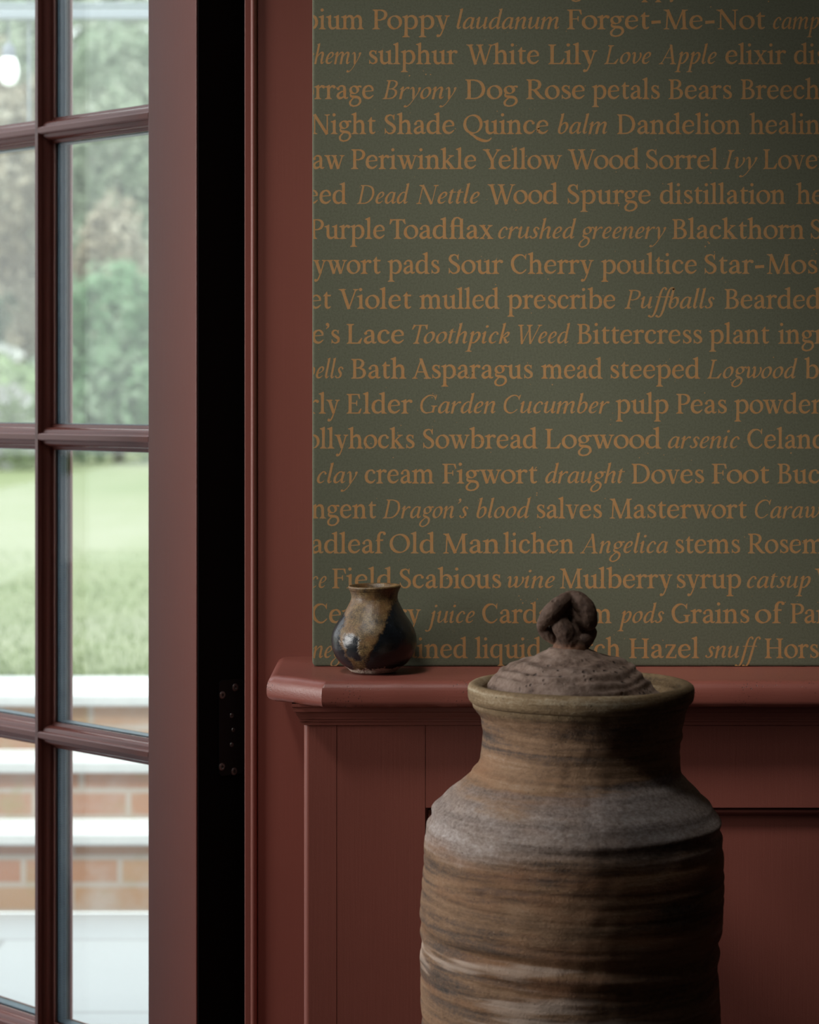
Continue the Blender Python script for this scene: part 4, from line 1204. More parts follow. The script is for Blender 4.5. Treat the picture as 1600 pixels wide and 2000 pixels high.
def shrub(name, label, cat, group, base, blobs, mat, n, size, trunk=None, flowers=0, seed=1):
    """crown of real leaves scattered through overlapping rounded masses, on a branching trunk"""
    rnd = random.Random(seed)
    e = empty(name, base)
    tag(e, label, cat, group)
    B = Vector(base)
    bm = bmesh.new()
    tot = sum(r[0] * r[1] * r[2] for _, r in blobs)
    for c, r in blobs:
        m_ = int(n * (r[0] * r[1] * r[2]) / tot)
        for k in range(m_):
            v = Vector((rnd.gauss(0, 1), rnd.gauss(0, 1), rnd.gauss(0, 1))).normalized()
            q = rnd.uniform(.45, 1.0) ** .5
            wob = 1 + .35 * noise.noise(v * 2.3 + Vector(c))
            p = B + Vector(c) + Vector((v.x * r[0], v.y * r[1], v.z * r[2])) * q * wob
            if p.z < B.z + .02: continue
            nrm = (v + Vector((rnd.gauss(0, .6), rnd.gauss(0, .6), rnd.gauss(0, .6) + .4))).normalized()
            t1 = nrm.orthogonal().normalized()
            t1.rotate(Matrix.Rotation(rnd.uniform(0, 2 * PI), 3, nrm))
            t2 = nrm.cross(t1)
            s = size * rnd.uniform(.6, 1.25)
            bm.faces.new([bm.verts.new(p + t1 * a * s + t2 * b * s + nrm * d * s) for a, b, d in ((-1, 0, 0), (-.1, -.46, .12), (1, 0, -.1), (-.1, .46, .12))])
    link('foliage', bm, mat, e)
    if trunk:
        bm = bmesh.new()
        h, r0 = trunk
        for k, (c, r) in enumerate([((0, 0, h), None)] + blobs):
            top = Vector(c) if k else Vector((0, 0, h))
            st = Vector((0, 0, 0.0 if k == 0 else h * .55))
            rad = r0 if k == 0 else r0 * .5
            prev = None
            for i in range(7):
                t = i / 6
                p = B + st.lerp(top, t) + Vector((math.sin(t * 3 + k) * .04 * h, math.cos(t * 2.3 + k) * .03 * h, 0)) * (t if k == 0 else t * (1 - t) * 4)
                rr = rad * (1 - .6 * t)
                ring = [bm.verts.new(p + Vector((rr * math.cos(2 * PI * j / 8), rr * math.sin(2 * PI * j / 8), 0))) for j in range(8)]
                if prev:
                    for j in range(8): bm.faces.new((prev[j], prev[(j + 1) % 8], ring[(j + 1) % 8], ring[j]))
                prev = ring
        link('trunk', bm, M['bark'], e, 'all')
    if flowers:
        bm = bmesh.new()
        for k in range(flowers):
            c, r = rnd.choice(blobs)
            v = Vector((rnd.gauss(0, 1), -abs(rnd.gauss(0, 1)), rnd.gauss(0.2, .8))).normalized()
            p = B + Vector(c) + Vector((v.x * r[0], v.y * r[1], v.z * r[2])) * 1.04
            if p.z < B.z + .05: continue
            s = size * rnd.uniform(1.2, 2.2)
            for q in range(12):
                a = q * 2.4
                d = (v + Vector((math.cos(a), .3 * math.sin(a * 1.7), math.sin(a))) * .9).normalized()
                t = d.orthogonal().normalized()
                bm.faces.new([bm.verts.new(w_) for w_ in (p, p + d * s * .55 + t * s * .34, p + d * s, p + d * s * .55 - t * s * .34)])
        link('blossom', bm, M['petal'], e)
    return e

def gx(px, Z): return (px - 800) / F * Z
def gz(py, Z): return CZ - (py - HOR) / F * Z
G = 'shrubs and trees beyond the lawn'
Zt = 26.0
def at_garden(px, Z): return (gx(px, Z), CY + Z, ZL - 0.02)
shrub('flowering_shrub', 'lime green shrub with white blossom beyond the lawn, at the left edge of the panes', 'shrub', G, at_garden(5, 22.5), [((0, 0, .66), (.5, .45, .5)), ((.2, .1, .42), (.4, .4, .38)), ((-.25, .1, .5), (.45, .4, .42))], M['leaf_lime'], 4200, .05, (.5, .04), flowers=110, seed=6)
shrub('bushy_tree', 'deep green bushy tree beyond the lawn, low in the right column of panes', 'tree', G, at_garden(232, 25.2), [((0, 0, 1.25), (.68, .6, 1.0)), ((-.4, -.1, .65), (.55, .5, .62)), ((.45, -.1, .8), (.55, .5, .75))], M['leaf_green'], 6000, .07, (1.0, .07), seed=3)
shrub('dark_shrub', 'dark green shrub at the left edge of the panes, behind the white flowers', 'shrub', G, at_garden(-58, 25.0), [((0, 0, 1.35), (.42, .4, .75)), ((0, 0, .7), (.36, .4, .5))], M['leaf_dark'], 3200, .07, (.9, .05), seed=5)
shrub('russet_shrub', 'pale russet shrub between the sage and the deep green trees', 'shrub', G, at_garden(232, 27.2), [((-.1, 0, 2.3), (.42, .4, .8)), ((.2, 0, 1.5), (.42, .4, .7))], M['leaf_brown'], 3600, .07, (1.6, .07), seed=7)
shrub('russet_tree', 'pale russet tree beyond the lawn, in the left column of panes', 'tree', G, at_garden(-22, 27.6), [((0, 0, 3.4), (.8, .8, 1.6)), ((.1, .1, 1.8), (.65, .7, .9))], M['leaf_brown'], 6000, .085, (2.4, .1), seed=4)
shrub('leafy_tree', 'tall sage green tree beyond the lawn, seen in the right column of panes', 'tree', G, at_garden(232, 30.2), [((0, 0, 4.2), (1.0, .9, 1.5)), ((-.5, .1, 2.8), (.8, .8, 1.0)), ((.5, -.1, 2.4), (.8, .8, 1.0))], M['leaf_sage'], 7500, .085, (2.6, .12), seed=2)
shrub('low_hedge', 'low sage green hedge along the far edge of the lawn', 'hedge', None, at_garden(150, 33.0), [((k * .8 - 6.0, .1 * math.sin(k * 2.1), .55 + .12 * math.sin(k * 1.3)), (.75, .5, .7)) for k in range(14)], M['leaf_sage'], 9000, .09, None, seed=8)
for k, (x, Z, m_, h, lab) in enumerate(((-5.4, 36.5, 'leaf_sage', 8.0, 'tallest pale sage tree, filling the panes behind the nearer trees'), (-7.9, 41.5, 'leaf_brown', 9.0, 'tall russet tree at the back of the garden, left of the tallest sage tree'), (-3.4, 41.5, 'leaf_brown', 7.2, 'tall russet tree at the back of the garden, right of the tallest sage tree'))):
    shrub('garden_tree', lab, 'tree', G, (x, CY + Z, ZL - .02), [((0, 0, h * .74), (1.35, 1.2, h * .32)), ((-.6, .1, h * .42), (1.2, 1.1, h * .28)), ((.6, -.1, h * .38), (1.2, 1.1, h * .28))], M[m_], 13000, .13, (h * .55, .14), seed=20 + k)

shrub('tall_hedge', 'tall sage green boundary hedge at the very back of the garden', 'hedge', None, (-8, CY + 47, ZL - .02), [((k * 2.1 - 26, .25 * math.sin(k * 2.1), h_ * .5), (1.7, .9, h_ * .55)) for k, h_ in ((k, 5.2 + 1.1 * math.sin(k * 1.7) + .6 * math.sin(k * .6)) for k in range(25))], M['leaf_sage'], 42000, .17, None, seed=41)

# painted pergola over the terrace with a hanging globe lamp
M['white_wood'] = simple('pale_blue_painted_wood', (0.304, 0.343, 0.370), 0.6)
ZP = 6.4
pg = empty('pergola', (gx(150, ZP), CY + ZP, ZL))
tag(pg, 'pale blue grey pergola rails crossing the top of the panes', 'pergola')
for z0, z1, dy in ((gz(36, ZP), gz(16, ZP), 0.0), (gz(9, ZP), gz(2, ZP), 0.03)):
    bm = bmesh.new(); box(bm, -3.5, 1.5, CY + ZP + dy, CY + ZP + dy + .045, z0, z1, .003, 2); link('rail', bm, M['white_wood'], pg, 20)
for x in (-3.45, 1.45):
    bm = bmesh.new(); box(bm, x - .04, x + .04, CY + ZP + .046 + .03, CY + ZP + .126 + .03, ZL - .012, gz(-20, ZP), .004, 2); link('post', bm, M['white_wood'], pg, 20)
ZB_ = ZP + 0.022
M['cap'] = simple('grey_lamp_cap', (0.198, 0.218, 0.251), 0.5)
def bulb_mat():
    m, nt, b = mat_new('lit_globe')
    b.inputs['Base Color'].default_value = (0.9, 0.9, 0.9, 1)
    b.inputs['Roughness'].default_value = 0.2
    b.inputs['Emission Color'].default_value = (1, 0.99, 0.97, 1)
    b.inputs['Emission Strength'].default_value = 0.6
    return m
M['bulb'] = bulb_mat()
def lathe(bm, prof, center, n=24, mat=0):
    rings = []
    for r, z in prof:
        rings.append([bm.verts.new((center[0] + r * math.cos(2 * PI * i / n), center[1] + r * math.sin(2 * PI * i / n), z)) for i in range(n)])
    for a, b in zip(rings, rings[1:]):
        for i in range(n):
            f = bm.faces.new((a[i], a[(i + 1) % n], b[(i + 1) % n], b[i])); f.material_index = mat
    bm.faces.new(rings[0][::-1]); bm.faces.new(rings[-1])
lx, ly = gx(17, ZB_), CY + ZP + 0.022
hl = empty('hanging_lamp', (lx, ly, gz(165, ZB_)))
tag(hl, 'white globe lamp with a grey cap hanging from the pergola', 'lamp')
def zz(py): return gz(py, ZB_)
bm = bmesh.new(); lathe(bm, [(.002, zz(86)), (.002, gz(36, ZP) - .0003)], (lx, ly), 8); link('cord', bm, M['cap'], hl)
bm = bmesh.new(); lathe(bm, [(.018, zz(112)), (.019, zz(104)), (.017, zz(92)), (.008, zz(86)), (.004, zz(82))], (lx, ly)); link('lamp_cap', bm, M['cap'], hl, 40)
bm = bmesh.new(); lathe(bm, [(.004, zz(168)), (.016, zz(165)), (.025, zz(155)), (.029, zz(140)), (.026, zz(124)), (.019, zz(112.5))], (lx, ly)); link('globe', bm, M['bulb'], hl, 'all')
bm = bmesh.new(); lathe(bm, [(.003, gz(240, ZB_)), (.003, gz(36, ZP) - .0003)], (gx(57, ZB_), CY + ZP + .022), 8)
tag(link('pull_cord', bm, M['white_wood']), 'thin pale cord hanging straight down from the pergola rail', 'cord')
# ---------------------------------------------------------------- pottery
def interp(pts, z):
    """smooth (monotone cubic) interpolation through (z, value) pairs"""
    xs = [p[0] for p in pts]
    if z <= xs[0]: return pts[0][1]
    if z >= xs[-1]: return pts[-1][1]
    import bisect
    i = bisect.bisect_right(xs, z) - 1
    def slope(k):
        if k <= 0 or k >= len(pts) - 1: return 0
        a = (pts[k][1] - pts[k - 1][1]) / (xs[k] - xs[k - 1]); b = (pts[k + 1][1] - pts[k][1]) / (xs[k + 1] - xs[k])
        return 0 if a * b <= 0 else 2 * a * b / (a + b)
    h = xs[i + 1] - xs[i]; t = (z - xs[i]) / h
    m0, m1 = slope(i) * h, slope(i + 1) * h
    y0, y1 = pts[i][1], pts[i + 1][1]
    return (2 * t ** 3 - 3 * t ** 2 + 1) * y0 + (t ** 3 - 2 * t ** 2 + t) * m0 + (-2 * t ** 3 + 3 * t ** 2) * y1 + (t ** 3 - t ** 2) * m1

ZJ = 2.29
SJ = ZJ / F
def jz(py): return CZ - (py - HOR) * SJ
JX, JY = (1130 - 800) * SJ, CY + ZJ
sil = [(1364, 923, 1347), (1379, 926, 1344), (1386, 931, 1341), (1401, 940, 1337), (1417, 943, 1334), (1432, 944, 1333), (1448, 941, 1330), (1464, 940, 1328), (1478, 938, 1327), (1489, 934, 1327), (1500, 924, 1329), (1511, 915, 1332), (1526, 898, 1346), (1540, 880, 1360), (1551, 868, 1370), (1563, 857, 1383), (1575, 847, 1392), (1590, 841, 1400), (1610, 833, 1407), (1650, 828, 1412), (1700, 825, 1414), (1760, 821, 1412), (1800, 820, 1411), (1816, 825, 1408), (1832, 825, 1405), (1850, 822, 1403), (1866, 820, 1402), (1900, 821, 1402), (1950, 821, 1404), (2000, 824, 1405), (2150, 828, 1400), (2400, 850, 1378), (2700, 885, 1340), (2950, 920, 1300), (3120, 940, 1280)]
sil_z = sorted([(jz(y), (r + l) / 2, (r - l) / 2) for y, l, r in sil])
cxp = [(z, (c - 800) * SJ) for z, c, h in sil_z]
rdp = [(z, h * SJ) for z, c, h in sil_z]

def jar_mat():
    m, nt, b = mat_new('wood_fired_stoneware')
    t = nd(nt, 'ShaderNodeTexCoord')
    s = nd(nt, 'ShaderNodeSeparateXYZ'); nt.links.new(t.outputs['Object'], s.inputs[0])
    # streaks follow the throwing lines, which lean a little
    mp = nd(nt, 'ShaderNodeMapping'); nt.links.new(t.outputs['Object'], mp.inputs[0])
    mp.inputs['Rotation'].default_value = (0.05, 0.07, 0)
    mp.inputs['Scale'].default_value = (6, 6, 95)
    st = tex_noise(nt, 1.0, 6, 0.62, mp.outputs[0], 0.4)
    big = tex_noise(nt, 7.0, 5, 0.6, mapping(nt, (1, 1, 2.4)))
    fine = tex_noise(nt, 210, 5, 0.75, mapping(nt, (1, 1, 1.6)))
    f = mth(nt, 'MULTIPLY_ADD', st.outputs['Fac'], 0.50, mth(nt, 'MULTIPLY_ADD', big.outputs['Fac'], 0.26, mth(nt, 'MULTIPLY', fine.outputs['Fac'], 0.24)))
    f = mth(nt, 'MULTIPLY_ADD', mth(nt, 'SUBTRACT', f, 0.5), 1.35, 0.5)
    body = cramp(nt, f, [(0.34, (0.030, 0.020, 0.014)), (0.43, (0.105, 0.064, 0.040)), (0.51, (0.195, 0.113, 0.062)), (0.60, (0.265, 0.162, 0.094)), (0.70, (0.34, 0.245, 0.175))])
    # rusty flashes
    n3 = tex_noise(nt, 3.2, 4, 0.6, mapping(nt, (1, 1, 5), loc=(.3, 1.7, .4)))
    body = mixc(nt, cramp(nt, n3.outputs['Fac'], [(0.52, 0.0), (0.68, 0.60)]), body, (0.30, 0.125, 0.050))
    # grey ash settled on the shoulder
    zc = mth(nt, 'ADD', s.outputs['Z'], mth(nt, 'MULTIPLY_ADD', big.outputs['Fac'], 0.09, mth(nt, 'MULTIPLY', st.outputs['Fac'], 0.06)))
    zo = jz(1500)
    sh = nd(nt, 'ShaderNodeMapRange'); sh.interpolation_type = 'SMOOTHSTEP'
    nt.links.new(zc, sh.inputs['Value']); sh.inputs['From Min'].default_value = jz(1660) + .075; sh.inputs['From Max'].default_value = jz(1590) + .075
    sh2 = nd(nt, 'ShaderNodeMapRange'); sh2.interpolation_type = 'SMOOTHSTEP'
    nt.links.new(zc, sh2.inputs['Value']); sh2.inputs['From Min'].default_value = jz(1490) + .075; sh2.inputs['From Max'].default_value = jz(1530) + .075
    nA = tex_noise(nt, 4.5, 4, 0.6, mapping(nt, (1, 1, 1.6), loc=(1.3, .2, 2.1)))
    patch = cramp(nt, nA.outputs['Fac'], [(0.34, 0.45), (0.50, 1.0)])
    ash_m = mth(nt, 'MULTIPLY', mth(nt, 'MULTIPLY', mth(nt, 'MULTIPLY', sh.outputs[0], sh2.outputs[0]), 0.9), patch)
    ashc = cramp(nt, mth(nt, 'MULTIPLY_ADD', fine.outputs['Fac'], .6, mth(nt, 'MULTIPLY', st.outputs['Fac'], .4)), [(0.36, (0.14, 0.105, 0.088)), (0.5, (0.30, 0.255, 0.235)), (0.64, (0.47, 0.43, 0.41))])
    body = mixc(nt, ash_m, body, ashc)
    # a few pale slip streaks low on the body
    n4 = tex_noise(nt, 1.0, 3, 0.5, mapping(nt, (5, 5, 46), loc=(2.2, .4, .9)))
    lo = nd(nt, 'ShaderNodeMapRange'); lo.interpolation_type = 'SMOOTHSTEP'
    nt.links.new(s.outputs['Z'], lo.inputs['Value']); lo.inputs['From Min'].default_value = jz(1760); lo.inputs['From Max'].default_value = jz(1830)
    body = mixc(nt, mth(nt, 'MULTIPLY', lo.outputs[0], cramp(nt, n4.outputs['Fac'], [(0.57, 0.0), (0.63, 0.75)])), body, (0.46, 0.36, 0.29))
    # olive glaze on the rim
    rm = nd(nt, 'ShaderNodeMapRange'); rm.interpolation_type = 'SMOOTHSTEP'
    nt.links.new(mth(nt, 'ADD', s.outputs['Z'], mth(nt, 'MULTIPLY', big.outputs['Fac'], 0.012)), rm.inputs['Value']); rm.inputs['From Min'].default_value = jz(1392) + .006; rm.inputs['From Max'].default_value = jz(1374) + .006
    rimc = cramp(nt, f, [(0.38, (0.090, 0.058, 0.026)), (0.54, (0.215, 0.152, 0.078)), (0.68, (0.42, 0.37, 0.26))])
    body = mixc(nt, mth(nt, 'MULTIPLY', rm.outputs[0], 0.75), body, rimc)
    # pale and dark grit
    v = nd(nt, 'ShaderNodeTexVoronoi'); v.inputs['Scale'].default_value = 150; nt.links.new(mapping(nt), v.inputs['Vector'])
    body = mixc(nt, cramp(nt, v.outputs['Distance'], [(0.0, .7), (0.06, .4), (0.09, 0.0)]), body, (0.52, 0.40, 0.28))
    v2 = nd(nt, 'ShaderNodeTexVoronoi'); v2.inputs['Scale'].default_value = 95; nt.links.new(mapping(nt, loc=(.4, .2, .7)), v2.inputs['Vector'])
    body = mixc(nt, cramp(nt, v2.outputs['Distance'], [(0.0, .8), (0.07, .5), (0.11, 0.0)]), body, (0.045, 0.028, 0.02))
    nt.links.new(body, b.inputs['Base Color'])
    nt.links.new(cramp(nt, f, [(0.4, 0.62), (0.65, 0.86)]), b.inputs['Roughness'])
    b.inputs['Specular IOR Level'].default_value = 0.35
    h = mth(nt, 'MULTIPLY_ADD', st.outputs['Fac'], 1.2, mth(nt, 'MULTIPLY_ADD', fine.outputs['Fac'], .7, mth(nt, 'MULTIPLY', tex_noise(nt, 600, 2, .6, mapping(nt)).outputs['Fac'], .35)))
    bump(nt, b, h, 0.75, 0.0018)
    return m
M['jar'] = jar_mat()

def lid_mat(name, tint=(1, 1, 1), rust=False):
    m, nt, b = mat_new(name)
    n = tex_noise(nt, 28, 6, 0.68, mapping(nt))
    n2 = tex_noise(nt, 220, 3, 0.6, mapping(nt))
    f = mth(nt, 'MULTIPLY_ADD', n2.outputs['Fac'], 0.35, mth(nt, 'MULTIPLY', n.outputs['Fac'], 0.65))
    def T(c): return tuple(a * q for a, q in zip(c, tint))
    c = cramp(nt, f, [(0.34, T((0.075, 0.05, 0.038))), (0.46, T((0.20, 0.15, 0.12))), (0.58, T((0.29, 0.235, 0.20))), (0.7, T((0.37, 0.31, 0.27)))])
    v = nd(nt, 'ShaderNodeTexVoronoi'); v.inputs['Scale'].default_value = 120; nt.links.new(mapping(nt), v.inputs['Vector'])
    n3 = tex_noise(nt, 18, 2, .6, mapping(nt))
    pit = mth(nt, 'MULTIPLY', cramp(nt, v.outputs['Distance'], [(0.0, 1.0), (0.2, .7), (0.3, 0.0)]), cramp(nt, n3.outputs['Fac'], [(0.52, 0.0), (0.62, 1.0)]))
    c = mixc(nt, pit, c, (0.03, 0.02, 0.016))
    if rust:                      # bare rusty clay where the handle joins the lid
        t = nd(nt, 'ShaderNodeTexCoord'); sp = nd(nt, 'ShaderNodeSeparateXYZ'); nt.links.new(t.outputs['Object'], sp.inputs[0])
        mr = nd(nt, 'ShaderNodeMapRange'); mr.interpolation_type = 'SMOOTHSTEP'
        nt.links.new(mth(nt, 'MULTIPLY_ADD', n.outputs['Fac'], -0.014, sp.outputs['Z']), mr.inputs['Value'])
        mr.inputs['From Min'].default_value = jz(1249) - .007; mr.inputs['From Max'].default_value = jz(1262) - .007
        c = mixc(nt, mth(nt, 'MULTIPLY', mr.outputs[0], 0.8), c, cramp(nt, f, [(0.36, (0.07, 0.03, 0.016)), (0.52, (0.20, 0.095, 0.052)), (0.66, (0.30, 0.19, 0.13))]))
    nt.links.new(c, b.inputs['Base Color'])
    b.inputs['Roughness'].default_value = 0.75
    b.inputs['Specular IOR Level'].default_value = 0.35
    bump(nt, b, mth(nt, 'MULTIPLY_ADD', pit, -1.5, f), 0.8, 0.0025)
    return m
M['lid'] = lid_mat('ash_covered_lid', (0.74, 0.66, 0.62))

jar = empty('storage_jar', (JX, JY, 0.0))
tag(jar, 'large brown ridged stoneware jar with a knotted lid, standing in front of the ledge', 'jar')

def build_jar():
    bm = bmesh.new()
    N = 288
    zr = jz(1345)                      # top of the rim (its mid line)
    zs = []
    z = 0.0
    while z < jz(1364):
        zs.append(z); z += (0.0011 if z > 0.5 else 0.008)
    prof = []
    rnd = random.Random(5)
    # throwing ridges: irregular series of rounded grooves
    rid = []
    zz_ = 0.0
    while zz_ < 1.0:
        zz_ += rnd.uniform(.007, .021); rid.append((zz_, rnd.uniform(.0002, .0013), rnd.uniform(.0014, .0042)))
    rid += [(jz(1606), .0030, .004), (jz(1588), -.0028, .0035), (jz(1640), .0018, .003), (jz(1818), .003, .0045), (jz(1838), -.0028, .005), (jz(1872), .0016, .003), (jz(1545), .0016, .003), (jz(1520), .0012, .003)]
    def groove(z, damp=1.0):
        return -sum(d * math.exp(-((z - q) / w) ** 2) for q, d, w in rid if abs(z - q) < 4 * w) * damp
    rings = []
    for z in zs:
        c = interp(cxp, z); r = interp(rdp, z)
        ring = []
        for i in range(N):
            a = 2 * PI * i / N
            ca, sa = math.cos(a), math.sin(a)
            lean = 0.008 * math.sin(a + 2.3)
            zg = z + lean + .004 * noise.noise(Vector((ca * 1.4, sa * 1.4, z * 7)))
            rr = r + groove(zg, .75 + .5 * noise.noise(Vector((ca * 1.2, sa * 1.2, z * 10))))
            rr += .0016 * noise.noise(Vector((ca * 2.2, sa * 2.2, z * 14))) + .0007 * noise.noise(Vector((ca * 9, sa * 9, z * 60)))
            ring.append(bm.verts.new((c + rr * ca, JY + rr * sa, z)))
        rings.append(ring)
    # rim: rolled outer band, rounded lip, then down inside to the gallery
    cR = ((914 + 1355) / 2 - 800) * SJ
    R = (1355 - 914) / 2 * SJ
    rim = [(R - .0040, jz(1370)), (R - .0022, jz(1368)), (R - .0008, jz(1364)), (R, jz(1358)), (R + .0003, jz(1350)), (R + .0003, jz(1342)), (R - .0006, jz(1337)), (R - .0026, jz(1333.6)), (R - .0058, jz(1332.4)), (R - .0095, jz(1333.6)), (R - .0125, jz(1337)), (R - .0140, jz(1342)), (R - .0148, jz(1350)), (R - .0165, jz(1358)), (R - .021, jz(1362)), (R - .034, jz(1363)), (R - .038, jz(1372)), (R - .040, jz(1420))]
    for r, z in rim:
        ring = []
        for i in range(N):
            a = 2 * PI * i / N
            ca, sa = math.cos(a), math.sin(a)
            w = .0014 * noise.noise(Vector((ca * 1.6, sa * 1.6, 3))) + .0005 * noise.noise(Vector((ca * 6, sa * 6, 5)))
            dz = .0012 * noise.noise(Vector((ca * 1.3, sa * 1.3, 8)))
            ring.append(bm.verts.new((cR + (r + w) * ca, JY + (r + w) * sa, z + dz)))
        rings.append(ring)
    for a, b in zip(rings, rings[1:]):
        for i in range(N):
            bm.faces.new((a[i], a[(i + 1) % N], b[(i + 1) % N], b[i]))
    bm.faces.new(rings[0][::-1]); bm.faces.new(rings[-1])
    link('body', bm, M['jar'], jar, 'all')
build_jar()

def build_lid():
    bm = bmesh.new()
    N = 220
    # (radius in px, row) of the domed lid, outside edge first
    pr = [(176, 1362), (178, 1357), (170, 1352), (162, 1346), (158, 1339), (153, 1330), (146, 1321), (137, 1312), (125, 1304), (109, 1297), (91, 1291), (73, 1284), (56, 1277), (44, 1270), (36, 1265), (24, 1262)]
    zp = [(i, (r, y)) for i, (r, y) in enumerate(pr)]
    rr_ = [(i, r) for i, (r, y) in enumerate(pr)]; yy_ = [(i, y) for i, (r, y) in enumerate(pr)]
    rings = []
    M_ = 130
    for k in range(M_ + 1):
        t = (len(pr) - 1) * k / M_
        r, y = interp(rr_, t), interp([(i, -y) for i, y in yy_], t)
        y = -y
        c = 1113 - 4 * t / 14 + 2
        ring = []
        for i in range(N):
            a = 2 * PI * i / N
            ca, sa = math.cos(a), math.sin(a)
            q = r * SJ * (1 + .26 * max(0, ca) ** 2 * math.exp(-((y - 1287) / 13) ** 2))
            rid = (.0008 + .0009 * noise.noise(Vector((ca * .9, sa * .9, y * .02 + 5)))) * math.sin((y + 5 * math.sin(a + 1)) * .42 + 3.0 * noise.noise(Vector((ca * 1.3, sa * 1.3, y * .03))))
            bumpy = .0024 * noise.noise(Vector((ca * 2.2 * r / 100, sa * 2.2 * r / 100, y * .03))) + .0006 * noise.noise(Vector((ca * r * .07, sa * r * .07, y * .09)))
            q += (rid * .5 + bumpy) * min(1, r / 60)
            z = jz(y) + (rid * .8 + bumpy * .8) * min(1, (r - 30) / 60)
            ring.append(bm.verts.new(((c - 800) * SJ + q * ca, JY + q * sa, z)))
        rings.append(ring)
    for a, b in zip(rings, rings[1:]):
        for i in range(N):
            bm.faces.new((a[i], a[(i + 1) % N], b[(i + 1) % N], b[i]))
    bm.faces.new(rings[0][::-1]); bm.faces.new(rings[-1])
    return link('lid', bm, M['lid'], jar, 'all')
lid = build_lid()

def tube(bm, pts, n=18, sub=8):
    """pts: (px, py, depth towards the viewer in px, radius px)"""
    P = [(Vector(((x - 800) * SJ, JY - d * SJ, jz(y))), r * SJ) for x, y, d, r in pts]
    path = []
    for i in range(len(P) - 1):
        p0 = P[max(i - 1, 0)]; p1 = P[i]; p2 = P[i + 1]; p3 = P[min(i + 2, len(P) - 1)]
        for j in range(sub):
            t = j / sub
            f = lambda a, b, c, d: 0.5 * ((2 * b) + (c - a) * t + (2 * a - 5 * b + 4 * c - d) * t * t + (3 * b - a - 3 * c + d) * t ** 3)
            path.append((f(p0[0], p1[0], p2[0], p3[0]), f(p0[1], p1[1], p2[1], p3[1])))
    path.append(P[-1])
    prev = None
    last = None
    first = None
    ref = None
    for i, (p, r) in enumerate(path):
        d = (path[min(i + 1, len(path) - 1)][0] - path[max(i - 1, 0)][0]).normalized()
        if ref is None: ref = d.orthogonal().normalized()
        ref = (ref - d * ref.dot(d)).normalized()
        b = d.cross(ref)
        ring = [bm.verts.new(p + ref * r * math.cos(2 * PI * k / n) + b * r * math.sin(2 * PI * k / n)) for k in range(n)]
        if prev:
            for k in range(n): bm.faces.new((prev[k], prev[(k + 1) % n], ring[(k + 1) % n], ring[k]))
        else: first = ring
        prev = ring
    bm.faces.new(first[::-1]); bm.faces.new(prev)

def build_knob():
    bm = bmesh.new()
    # stem widening into the lid
    tube(bm, [(1113, 1292, 0, 46), (1114, 1277, 0, 39), (1116, 1263, 0, 34), (1117, 1250, -2, 29)], 24)
    # broad strand that rises in front and passes under the left coil
    tube(bm, [(1120, 1272, 10, 20), (1112, 1252, 16, 20), (1102, 1232, 20, 20), (1093, 1214, 18, 18), (1092, 1198, 8, 16), (1100, 1184, -6, 13)])
    # left coil, over the top
    tube(bm, [(1124, 1164, -4, 10), (1112, 1167, 4, 12.5), (1098, 1174, 14, 15.5), (1083, 1187, 23, 18), (1070, 1202, 23, 17.5), (1060, 1215, 15, 12), (1059, 1225, 3, 10.5), (1066, 1235, -2, 13), (1077, 1243, -2, 13.5), (1092, 1251, -2, 12), (1106, 1258, 0, 14)])
    # right coil, over the top, ending in a fold
    tube(bm, [(1106, 1167, -6, 10), (1117, 1165, 2, 12.5), (1131, 1173, 10, 17), (1143, 1188, 14, 19.5), (1148, 1205, 14, 19), (1148, 1217, 10, 17.5), (1147, 1224, 6, 12)])
    # lower lump of the fold running down into the stem
    tube(bm, [(1146, 1226, 4, 14), (1152, 1234, 4, 14.5), (1147, 1245, 4, 16), (1136, 1256, 4, 17), (1124, 1268, 2, 21)])
    # inner lobe of the right coil
    tube(bm, [(1126, 1190, 4, 10), (1133, 1204, 12, 12), (1136, 1215, 14, 11), (1134, 1224, 8, 8)])
    # clay behind the strands closes the middle of the knot
    tube(bm, [(1076, 1208, -4, 17), (1096, 1194, -6, 19), (1116, 1190, -6, 20), (1130, 1204, -6, 21), (1124, 1232, -6, 22), (1118, 1256, -4, 20)])
    tube(bm, [(1074, 1224, -8, 13), (1096, 1226, -8, 18), (1128, 1230, -8, 18)])
    me = bpy.data.meshes.new('knob'); bm.to_mesh(me); bm.free()
    o = bpy.data.objects.new('knob_tmp', me); COL.objects.link(o)
    r = o.modifiers.new('r', 'REMESH'); r.mode = 'VOXEL'; r.voxel_size = 0.00065
    s = o.modifiers.new('s', 'SMOOTH'); s.iterations = 5; s.factor = .5
    dg = bpy.context.evaluated_depsgraph_get(); dg.update()
    ev = o.evaluated_get(dg)
    bm = bmesh.new(); bm.from_mesh(ev.to_mesh()); ev.to_mesh_clear()
    bpy.data.objects.remove(o)
    bm.normal_update()
    for v in bm.verts:
        v.co += v.normal * (.0008 * noise.noise(v.co * 85) + .0004 * noise.noise(v.co * 260 + Vector((3, 3, 3))))
    k = link('knob', bm, lid_mat('dark_fired_knob', (0.33, 0.25, 0.205), True), lid, 'all')
    tag(k, 'dark knotted clay knob')
build_knob()

